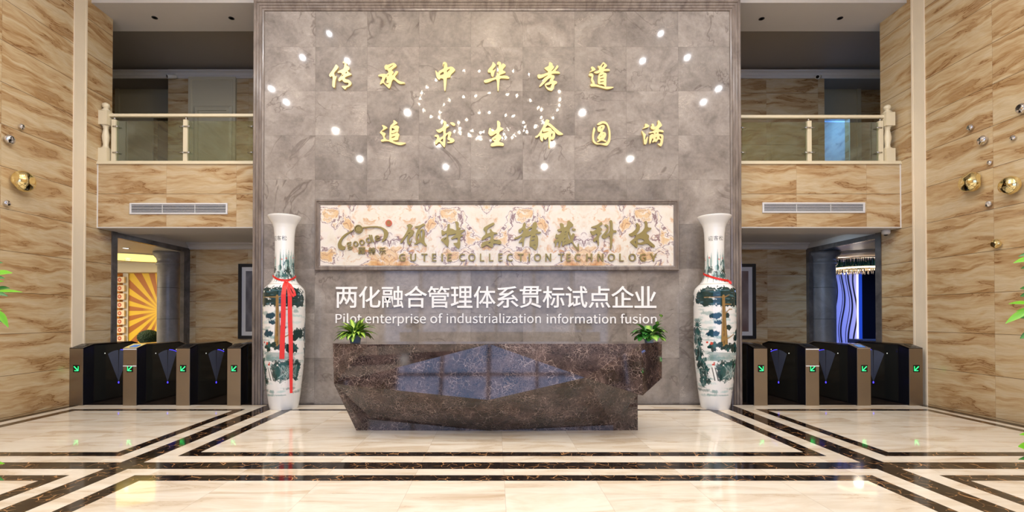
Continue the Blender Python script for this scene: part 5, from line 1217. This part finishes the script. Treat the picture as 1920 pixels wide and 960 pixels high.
# ------------------------------------------------------------------ balcony railings
M['rail_glass'] = mat_glass('railing_glass', (0.86, 0.92, 0.80), 0.05)
def railing(side, lab, un, u1, u2, uend, vt):
    YQ = YF + .09
    X = lambda u: PY(u, 260, YQ).x
    zt = PY(930, vt, YQ).z; zb = Z_UP
    xe = X(uend)
    t = thing('glass_railing', lab, 'railing', (X(un), YQ, zb))
    xn = X(un) if True else 0
    a, b = sorted((xn, xe))
    child(MB().box(a, b, YQ - .03, YQ + .03, zt - .055, zt).build('handrail', M['lacquer'], bevel=.008), t)
    # turned newel post
    h = PY(un, 193 if side < 0 else 197, YQ).z - zb
    f = h / 1.06
    q = .082
    mb = MB()
    def sq(z0, z1, c=.02):
        mb.prism([(-q, -q), (q, -q), (q, q), (-q, q)], 'z', z0 * f, z1 * f)
    sq(0, .24); mb.lathe([(q * 1.1, .24 * f), (.06, .265 * f), (.045, .28 * f), (.05, .295 * f), (.042, .31 * f), (.06, .42 * f), (.063, .46 * f), (.045, .56 * f), (.04, .60 * f), (.052, .615 * f), (.045, .63 * f), (.075, .655 * f)], seg=24)
    sq(.655, .90); mb.lathe([(q * 1.12, .90 * f), (.06, .935 * f), (.038, .955 * f), (.038, .965 * f), (.055, .98 * f), (.062, 1.01 * f), (.055, 1.04 * f), (.02, 1.06 * f), (.001, 1.061 * f)], seg=24)
    o = mb.build('newel_post', M['lacquer'], t); o.location = (0, 0, 0)
    for u in (u1, u2):
        x = X(u) - t.location.x
        MB().box(x - .037, x + .037, -.037, .037, 0, (zt - zb) - .11).build('post', M['lacquer'], t, bevel=.006)
        MB().tube([(x, 0, zt - zb - .112), (x, 0, zt - zb - .05)], .018, 10).build('post_cap', M['steel'], t)
        for z in (.175, (zt - zb) - .245):
            s2 = (1, -1) if u == u2 else ((1,) if side < 0 else (-1,))
            for k in s2:
                MB().tube([(x, -.045, z), (x + k * .10, -.045, z)], .013, 8).build('clamp', M['steel'], t)
    xw = xe - t.location.x + (-.0 if side < 0 else .0)
    for z in (.175, (zt - zb) - .245):
        k = -1 if side < 0 else 1
        MB().tube([(xw, -.045, z), (xw + k * .10, -.045, z)], .013, 8).build('clamp', M['steel'], t)
    x1, x2 = X(u1) - t.location.x, X(u2) - t.location.x
    for p, r in ((x1, x2), (x2, xw)):
        p, r = sorted((p, r))
        MB().box(p + .045, r - .045 if abs(r - xw) > .01 else r, -.006, .006, .03, zt - zb - .13).build('glass_panel', M['rail_glass'], t)
railing(-1, 'cream and glass railing on the left balcony', 198.5, 215, 349, 477.5, 214)
railing(1, 'cream and glass railing on the right balcony', 1663.8, 1650, 1516, 1386.5, 216.5)

# ------------------------------------------------------------------ air vents in the balcony fronts
def vent(u0, v0, u1, v1, lab):
    a, b = PY(u0, v0, YF), PY(u1, v1, YF)
    t = thing('air_vent', lab, 'vent', ((a.x + b.x) / 2, YF, b.z), 0, 'air grilles in the balcony fronts')
    mb = MB(); rect_ring(mb, a.x, b.x, b.z, a.z, YF, [(0, -.01), (0, .018), (.008, .022), (.026, .022), (.03, .0)])
    child(mb.build('frame', M['grille']), t)
    child(MB().box(a.x + .02, b.x - .02, YF - .004, YF + .006, b.z + .02, a.z - .02).build('backing', M['grille_dark']), t)
    mb = MB(); n = 5
    for i in range(n):
        z = b.z + .03 + (i + .5) * (a.z - b.z - .06) / n
        mb.prism([(YF - .016, z - .008), (YF - .012, z - .008), (YF - .003, z + .004), (YF - .007, z + .004)], 'x', a.x + .028, b.x - .028)
    for i in range(1, 3):
        x = a.x + (b.x - a.x) * i / 3; mb.box(x - .003, x + .003, YF - .014, YF - .004, b.z + .025, a.z - .025)
    child(mb.build('slats', M['grille']), t)
vent(244, 381, 427, 402, 'long white air grille in the left marble balcony front')
vent(1429, 380, 1621, 399.5, 'long white air grille in the right marble balcony front')

# ------------------------------------------------------------------ ceiling spots and cameras
def spot(u, v, lab):
    d = ray(u, v); k = (7.20 - CAM_Z) / d.z; p = Vector((d.x * k, d.y * k, 7.20))
    t = thing('ceiling_light', lab, 'light', p, 0, 'recessed spots in the upper soffits')
    MB().lathe([(.03, 0), (.05, 0), (.052, -.006), (.036, -.01), (.03, -.002)], seg=24, cap0=False, cap1=False).build('trim_ring', M['grille_dark'], t)
    MB().lathe([(.031, -.003), (.001, -.003)], seg=20, cap0=True).build('lamp', M['steel'], t)
spot(290, 33, 'left recessed spot in the left upper soffit')
spot(434, 34, 'recessed spot in the left upper soffit, beside the grey wall')
spot(1428, 35, 'recessed spot in the right upper soffit, beside the grey wall')
spot(1575, 34, 'right recessed spot in the right upper soffit')
M['cam'] = plain('camera_white', (222, 220, 216), .35, noise=0)
def bullet_cam(u, v, Y, top, s, lab):
    p = PY(u, v, Y)
    t = thing('security_camera', lab, 'camera', p)
    MB().tube([(0, 0, top - p.z), (0, 0, .03)], .018, 10).tube([(0, 0, top - p.z), (0, 0, top - p.z - .012)], .045, 16).build('bracket', M['cam'], t)
    hs = MB().tube([(-s * .07, .05, .045), (s * .06, -.07, -.01)], [.048, .05], 16).build('housing', M['cam'], t)
    MB().tube([(s * .06, -.07, -.01), (s * .066, -.076, -.0125)], .036, 16).build('lens', M['gate_body'], hs)
bullet_cam(322, 145, 11.32, 7.22, -1, 'white security camera under the left gallery ceiling')
bullet_cam(1534, 146, 11.32, 7.22, -1, 'white security camera under the right gallery ceiling')
p = PY(1661, 437, 9.0); 
t = thing('dome_camera', 'white dome camera under the right balcony beside the doorway', 'camera', (p.x, 9.0, Z_SOF))
MB().lathe([(.066, .0), (.07, -.05), (.064, -.075), (.035, -.09)], seg=28).build('base', M['cam'], t)
MB().lathe([(.036, -.088), (.032, -.098), (.02, -.106), (.001, -.11)], seg=28).build('dome', M['gate_body'], t)

# ------------------------------------------------------------------ mirrored pebbles on the side walls
def mirror_metal(name, rgb):
    t = NT(name); return t.bsdf(lin(*rgb), 0.05, 1.0)
M['chrome'] = mirror_metal('chrome_mirror', (224, 224, 228)); M['goldmirror'] = mirror_metal('gold_mirror', (240, 224, 168))
def pebble(u, v, rp, mat, lab, side, seed):
    xw = XL if side < 0 else XR
    p = PX(u, v, xw)
    s = FOC / p.y
    r = rp / s * .90
    rnd = random.Random(seed)
    bm = bmesh.new(); bmesh.ops.create_icosphere(bm, subdivisions=4, radius=r)
    cuts = []
    for i in range(8):
        d = Vector((rnd.gauss(0, 1), rnd.gauss(0, 1), rnd.gauss(0, 1))).normalized(); cuts.append((d, r * rnd.uniform(.85, .95)))
    for vtx in bm.verts:
        for d, h in cuts:
            k = vtx.co.dot(d)
            if k > h: vtx.co -= d * (k - h) * 1.35
        vtx.co.x *= .78
    me = bpy.data.meshes.new('wall_ornament'); bm.to_mesh(me); bm.free()
    for q in me.polygons: q.use_smooth = True
    o = link('wall_ornament', me, mat)
    o.location = (xw - (.70 * r if side > 0 else -.70 * r), p.y, p.z)
    tag(o, lab, 'wall ornament', 'mirrored pebbles on the %s wall' % ('left' if side < 0 else 'right'))
pebble(37, 237.5, 6, M['chrome'], 'small chrome pebble on the left wall, topmost of the four', -1, 1)
pebble(12, 261.5, 10, M['chrome'], 'medium chrome pebble on the left wall, above the gold one', -1, 2)
pebble(31, 340, 22, M['goldmirror'], 'large gold dented pebble on the left wall', -1, 3)
pebble(9.5, 381, 6.5, M['chrome'], 'small chrome pebble on the left wall, below the gold one', -1, 4)
pebble(1823, 239, 6.5, M['chrome'], 'small chrome pebble on the right wall, nearest the pilaster strip', 1, 5)
pebble(1847.5, 263, 9.8, M['chrome'], 'medium chrome pebble on the right wall, above the large gold ones', 1, 6)
pebble(1902.5, 258.5, 5.5, M['chrome'], 'small chrome pebble on the right wall, right of the medium chrome one', 1, 7)
pebble(1858, 305, 4.8, M['chrome'], 'tiniest chrome pebble on the right wall, just above the large gold pebble', 1, 8)
pebble(1832, 342, 21, M['goldmirror'], 'large gold dented pebble on the right wall, nearer the pilaster strip', 1, 9)
pebble(1905, 348, 19.5, M['goldmirror'], 'large gold pebble on the right wall, at the edge of the picture', 1, 10)
pebble(1857, 382.5, 6.5, M['chrome'], 'small chrome pebble on the right wall, below the large gold pebbles', 1, 11)
pebble(1873.5, 457, 9.5, M['goldmirror'], 'small gold pebble on the right wall, lowest of all', 1, 12)
pebble(1923, 203, 11, M['chrome'], 'chrome pebble on the right wall, topmost and cut by the picture edge', 1, 13)

# ------------------------------------------------------------------ framed pictures in the corridors
def picture(xa, xb, lab, seed, tones):
    zt, zb = PY(930, 495, YB).z, PY(930, 635, YB).z
    t = thing('framed_picture', lab, 'picture', ((xa + xb) / 2, YB, zb))
    mb = MB(); rect_ring(mb, xa, xb, zb, zt, YB - .002, [(0, 0), (0, .04), (.07, .04), (.075, .015)]); child(mb.build('frame', M['dark']), t)
    child(MB().box(xa + .07, xb - .07, YB - .016, YB - .003, zb + .07, zt - .07).build('mat_board', M['grille']), t)
    m = NT('abstract_print'); q = m.mapv(m.pos(), scale=(3.2, 1, 2.2), rot=(0, R(42), 0), loc=(seed, 0, 0))
    v = m.vor(q, 1.0, 'F1', .4); n = m.noise(m.pos(), 4, 5, .7)
    col = m.ramp(m.math('ADD', m.math('MULTIPLY', v, .7), m.math('MULTIPLY', n, .3)), [(.2, lin(*tones[0])), (.45, lin(*tones[1])), (.7, lin(*tones[2]))])
    child(MB().box(xa + .17, xb - .17, YB - .02, YB - .016, zb + .17, zt - .17).build('print', m.bsdf(col, .35)), t)
xl = PY(448, 560, YB).x; picture(xl, xl + 1.25, 'tall framed picture on the left corridor wall beside the grey wall', 1.3, ((60, 58, 62), (88, 88, 96), (120, 120, 128)))
xr = PY(1416, 560, YB).x; picture(xr - 1.25, xr, 'tall framed picture on the right corridor wall beside the grey wall', 4.1, ((112, 84, 78), (128, 112, 112), (150, 138, 136)))

# ------------------------------------------------------------------ left side room: sunburst wall, display cards, topiary
YR2 = 14.29
def left_room():
    x0, x1 = PY(244, 560, YR2).x, -8.2
    zt = PY(260, 512, YR2).z
    sc = PY(303, 583, YR2)
    m = NT('sunburst'); x, y, z = m.sep(m.pos())
    ang = m.math('ARCTAN2', m.math('SUBTRACT', z, sc.z), m.math('SUBTRACT', x, sc.x))
    w = m.math('SINE', m.math('MULTIPLY', ang, 20.0))
    rad = m.math('SQRT', m.math('ADD', m.math('POWER', m.math('SUBTRACT', z, sc.z), 2.0), m.math('POWER', m.math('SUBTRACT', x, sc.x), 2.0)))
    col = m.mix(m.map(w, -.08, .08), lin(186, 112, 50), lin(246, 206, 60))
    col = m.mix(m.map(rad, .1, .55, 1.0, 0.0), col, lin(252, 208, 70))
    t = MB().box(x0, x1, YR2 - .04, YR2, 0, zt).build('sunburst_panel', m.bsdf(col, .4))
    tag(t, 'orange and yellow sunburst wall panel seen through the left doorway', 'wall panel')
    a, b = PY(234, 560, YR2).x, x0
    MB().box(a, b - .002, YR2 - .08, YR2, 0, zt).struct('trim_11', M['white'])
    # display case with cards
    xa, xb = PY(205, 560, YR2).x, a - .005
    t = thing('display_case', 'amber display case beside the sunburst panel', 'display case', ((xa + xb) / 2, YR2, 0))
    amber = plain('amber_lacquer', (198, 122, 12), .35)
    child(MB().box(xa, xb, YR2 - .04, YR2, 0, zt).build('back_panel', amber), t)
    for i in range(18):
        v = 517.0 + 15.65 * i + 7.7
        if v > 790: break
        zz = PY(225, v - 15.65 / 2 + .3, YR2 - .15).z
        if zz < .1: break
        child(MB().box(xa, xb, YR2 - .2, YR2 - .04, zz - .02, zz + .02).build('shelf', amber), t)
    card = plain('cream_card', (250, 232, 206), .5, noise=.01); red = plain('red_emblem', (206, 92, 60), .5)
    lit = plain('pale_print', (240, 196, 160), .5)
    words_ = ['topmost', 'second from the top', 'third from the top', 'fourth from the top', 'fifth from the top', 'sixth from the top', 'seventh from the top', 'lowest in view']
    for i in range(8):
        v0 = 519.0 + 15.65 * i
        p, q = PY(216.2, v0, YR2 - .16), PY(233.2, v0 + 11.5, YR2 - .16)
        cx, cz = (p.x + q.x) / 2, (p.z + q.z) / 2
        t = thing('gift_box', 'small cream gift box with a red emblem in the amber case, %s' % words_[i], 'gift box', (cx, YR2 - .14, q.z), 0, 'gift boxes in the amber case')
        w, h = (q.x - p.x) / 2, p.z - q.z
        MB().box(-w, w, -.03, .03, 0, h).build('box', card, t)
        em = MB().prism([(.055 * math.cos(k), h / 2 + .062 * math.sin(k)) for k in np.linspace(0, 2 * math.pi, 17)[:-1]], 'y', -.033, -.029).build('emblem', red, t)
        MB().prism([(.026 * math.cos(k), h / 2 + .03 * math.sin(k)) for k in np.linspace(0, 2 * math.pi, 13)[:-1]], 'y', -.035, -.032).build('emblem_centre', lit, em)
    # oval yellow ceiling light
    ye = glow('warm_cove_light', (255, 226, 130), 1.5)
    t = thing('ceiling_light', 'oval yellow recessed ceiling light in the left side room', 'light', (-9.35, 12.5, 3.06))
    MB().lathe([(1.05, -.004), (1.12, -.004), (1.12, -.025), (1.05, -.025)], seg=48, cap0=False, cap1=False).build('rim', M['white'], t)
    MB().lathe([(.001, -.008), (1.05, -.008)], seg=48, cap0=False, cap1=False).build('diffuser', ye, t)
    for u, v, lab in ((236, 465, 'small round downlight in the left side room, nearer the doorway'), (240, 487, 'small round downlight in the left side room, under the oval light')):
        d = ray(u, v); zc = 3.06 if v < 480 else 3.02; k = (zc - CAM_Z) / d.z; p = Vector((d.x * k, d.y * k, zc))
        t = thing('downlight', lab, 'light', p)
        MB().lathe([(.05, .0), (.075, 0), (.075, -.012), (.05, -.006)], seg=24, cap0=False, cap1=False).build('trim_ring', M['white'], t)
        MB().lathe([(.001, -.007), (.055, -.007)], seg=24, cap0=False, cap1=False).build('lamp', glow('downlight_lamp', (255, 250, 240), 5.0), t)
    # topiary ball
    p = PY(279, 631, 12.6)
    t = thing('topiary', 'round clipped dark green topiary ball in the left side room', 'plant', (p.x, 12.6, 0))
    MB().lathe([(.16, 0), (.19, .05), (.24, .72), (.26, .74), (.26, .78), (.2, .78)], seg=28).build('planter', M['white'], t)
    bm = bmesh.new(); bmesh.ops.create_icosphere(bm, subdivisions=5, radius=.25)
    rnd = random.Random(2)
    for v in bm.verts: v.co *= 1 + rnd.uniform(-.05, .03)
    for v in bm.verts: v.co.z *= .78
    me = bpy.data.meshes.new('ball'); bm.to_mesh(me); bm.free()
    o = link('foliage', me, plain('clipped_box_leaves', (26, 54, 30), .7, noise=.5, nscale=60), t); o.location = (0, 0, p.z - .02)
    MB().tube([(0, 0, .76), (0, 0, p.z - .1)], .03, 8).build('trunk', M['trunk'], t)
left_room()

# ------------------------------------------------------------------ right side room: wavy lit screen, crystal chandelier
def right_room():
    Y = 13.4
    xa, xb = 8.9, PY(1606, 560, Y).x
    zt = PY(1590, 509, Y).z
    m = NT('wavy_backlit_screen'); x, y, z = m.sep(m.pos())
    tot = None
    for i, (u, w, ph) in enumerate(((1566, .022, 0.3), (1576, .010, 0.9), (1580, .022, 1.0), (1589, .010, 1.5), (1594, .024, 1.7), (1603, .022, 2.3))):
        X0 = PY(u, 560, Y).x
        c = m.math('ADD', X0, m.math('MULTIPLY', m.math('SINE', m.math('ADD', m.math('MULTIPLY', z, 3.4), ph)), .06))
        k = m.map(m.math('ABSOLUTE', m.math('SUBTRACT', x, c)), w * .8, w * 1.3, 1.0, 0.0)
        tot = k if tot is None else m.math('MAXIMUM', tot, k)
    back = m.ramp(m.map(x, xa, xb), [(0, lin(120, 140, 240)), (.75, lin(150, 160, 245)), (1, lin(200, 196, 250))])
    col = m.mix(tot, back, lin(24, 22, 40))
    mat = m.bsdf(col, .4, emis=col, estr=.55)
    t = thing('wavy_screen', 'blue-lit white screen with black wavy lines in the right side room', 'screen', ((xa + xb) / 2, Y, 0))
    child(MB().box(xa, xb, Y, Y + .05, 0, zt).build('panel', mat), t)
    child(MB().box(xb, xb + .05, Y - .01, Y + .06, 0, zt).build('light_strip', glow('white_strip', (250, 236, 224), 1.0)), t)
    x1 = PY(1617.5, 560, Y).x
    o = MB().box(xb + .055, x1, Y + .02, Y + .1, 0, zt).build('blue_panel', glow('blue_panel', (40, 80, 200), .6)); tag(o, 'narrow deep-blue panel right of the wavy screen', 'wall panel')
    # ceiling disc and chandelier
    d = ray(1607, 481); k = (3.03 - CAM_Z) / d.z; cy = d.y * k; cx = d.x * k
    t = thing('ceiling_disc', 'round pale lit ceiling disc above the crystal chandelier', 'light', (cx, cy, 3.06))
    MB().lathe([(.001, -.05), (1.1, -.05), (1.15, -.03), (1.15, 0)], seg=48, cap0=False, cap1=False).build('disc', plain('pale_disc', (226, 208, 188), .5), t)
    MB().box(-.48, .48, -.03, .03, -.058, -.05).build('light_bar', glow('disc_bar', (255, 244, 224), 1.6), t)
    t = thing('chandelier', 'round crystal chandelier hanging in the right side room', 'chandelier', (cx, cy, 3.0))
    for a in (0.3, 2.4, 4.5): MB().tube([(.1 * math.cos(a), .1 * math.sin(a), 0), (.46 * math.cos(a), .46 * math.sin(a), -.14)], .005, 6).build('cable', M['steel'], t)
    zt2, zm, zb2 = PY(1607, 487, cy).z - 3.0, PY(1607, 504, cy).z - 3.0, PY(1607, 514, cy).z - 3.0
    cr = plain('dark_green_crystal', (30, 66, 66), .08, 0.0, .8); cl = plain('clear_crystal', (200, 196, 190), .06, .4)
    gl = glow('chandelier_glow', (255, 226, 180), 2.5)
    def crystals(name, z0, z1, r, n, mat, seed):
        rnd = random.Random(seed); mb = MB()
        for i in range(n):
            a = 2 * math.pi * (i + rnd.uniform(-.3, .3)) / n; rr = r * rnd.uniform(.8, 1.0)
            x, y = rr * math.cos(a), rr * math.sin(a); zz = z1 + (z0 - z1) * rnd.uniform(0, .25)
            mb.lathe([(.002, z0), (.011, z0 - .02), (.011, zz + .02), (.002, zz)], x, y, seg=5, smooth=False)
        o = mb.build(name, mat, t); return o
    tag(crystals('upper_crystals', zt2, zm, .53, 90, cr, 1), 'dark green crystal fringe', kind='stuff'); tag(crystals('lower_crystals', zm - .01, zb2, .53, 100, cl, 2), 'clear glittering crystal fringe', kind='stuff')
    MB().lathe([(.50, zm - .02), (.54, zm - .02), (.54, zm + .02), (.50, zm + .02)], seg=40, cap0=False, cap1=False).build('light_ring', gl, t)
    MB().lathe([(.50, zt2), (.54, zt2), (.54, zt2 + .02), (.50, zt2 + .02)], seg=40, cap0=False, cap1=False).build('upper_ring', M['steel'], t)
    pl = bpy.data.lights.new('chandelier_bulb', 'POINT'); pl.energy = 4; pl.color = (1, .88, .72); pl.shadow_soft_size = .1
    po = bpy.data.objects.new('chandelier_bulb', pl); po.location = (cx, cy, 3.0 + zb2 + .06); C.objects.link(po)
    # low counter with a red canister in the dark
    p, q = PY(1618, 637, 12.4), PY(1652, 637, 12.4)
    o = MB().box(p.x, q.x + .5, 12.4, 12.9, 0, p.z - .03).box(p.x - .02, q.x + .52, 12.38, 12.92, p.z - .03, p.z).build('counter', plain('dim_counter', (88, 104, 130), .4)); tag(o, 'low blue-grey counter in the dark right side room', 'counter')
    b = PY(1648, 637, 12.6)
    t = thing('red_canister', 'red canister with a pale label at the right doorway edge', 'canister', (b.x, 12.6, p.z))
    h = PY(1648, 611, 12.6).z - p.z
    MB().lathe([(.06, 0), (.065, .01), (.065, h * .75), (.05, h * .86), (.02, h * .9), (.02, h)], seg=20).build('body', plain('red_canister_paint', (200, 40, 36), .35), t)
    MB().lathe([(.0665, h * .1), (.0665, h * .5)], seg=20, cap0=False, cap1=False).build('paper_label', M['white'], t)
right_room()

# ------------------------------------------------------------------ great crystal chandelier of the hall (above the picture, seen in the polished walls)
def hall_chandelier():
    t = thing('chandelier', 'great ring of small glowing crystal lamps hanging from the hall ceiling', 'chandelier', (-.1, 4.9, Z_CEIL))
    rnd = random.Random(4)
    MB().tube([(0, 0, 0), (0, 0, -.9)], .02, 8).build('rod', M['steel'], t)
    lamp = glow('chandelier_lamp', (255, 240, 216), 1000.0)
    n = 0
    for r, z, k in ((1.75, -.75, 30), (1.3, -1.05, 24), (.8, -1.3, 16), (.35, -1.5, 8)):
        MB().tube([(r * math.cos(a), r * math.sin(a), z) for a in np.linspace(0, 2 * math.pi, 49)], .012, 6, caps=False).build('ring', M['steel'], t)
        for s in (0, 1): MB().tube([(0, 0, -.5), (r * (1 - 2 * s), 0, z)], .006, 6).build('arm', M['steel'], t)
        mb = MB()
        for i in range(k):
            a = 2 * math.pi * (i + rnd.uniform(-.2, .2)) / k; rr = r + rnd.uniform(-.05, .05); zz = z - .04 - rnd.uniform(0, .05)
            mb.lathe([(.001, zz - .015), (.0115, zz), (.001, zz + .015)], rr * math.cos(a), rr * math.sin(a), seg=8, cap0=False, cap1=False)
        mb.build('lamps', lamp, t)
hall_chandelier()
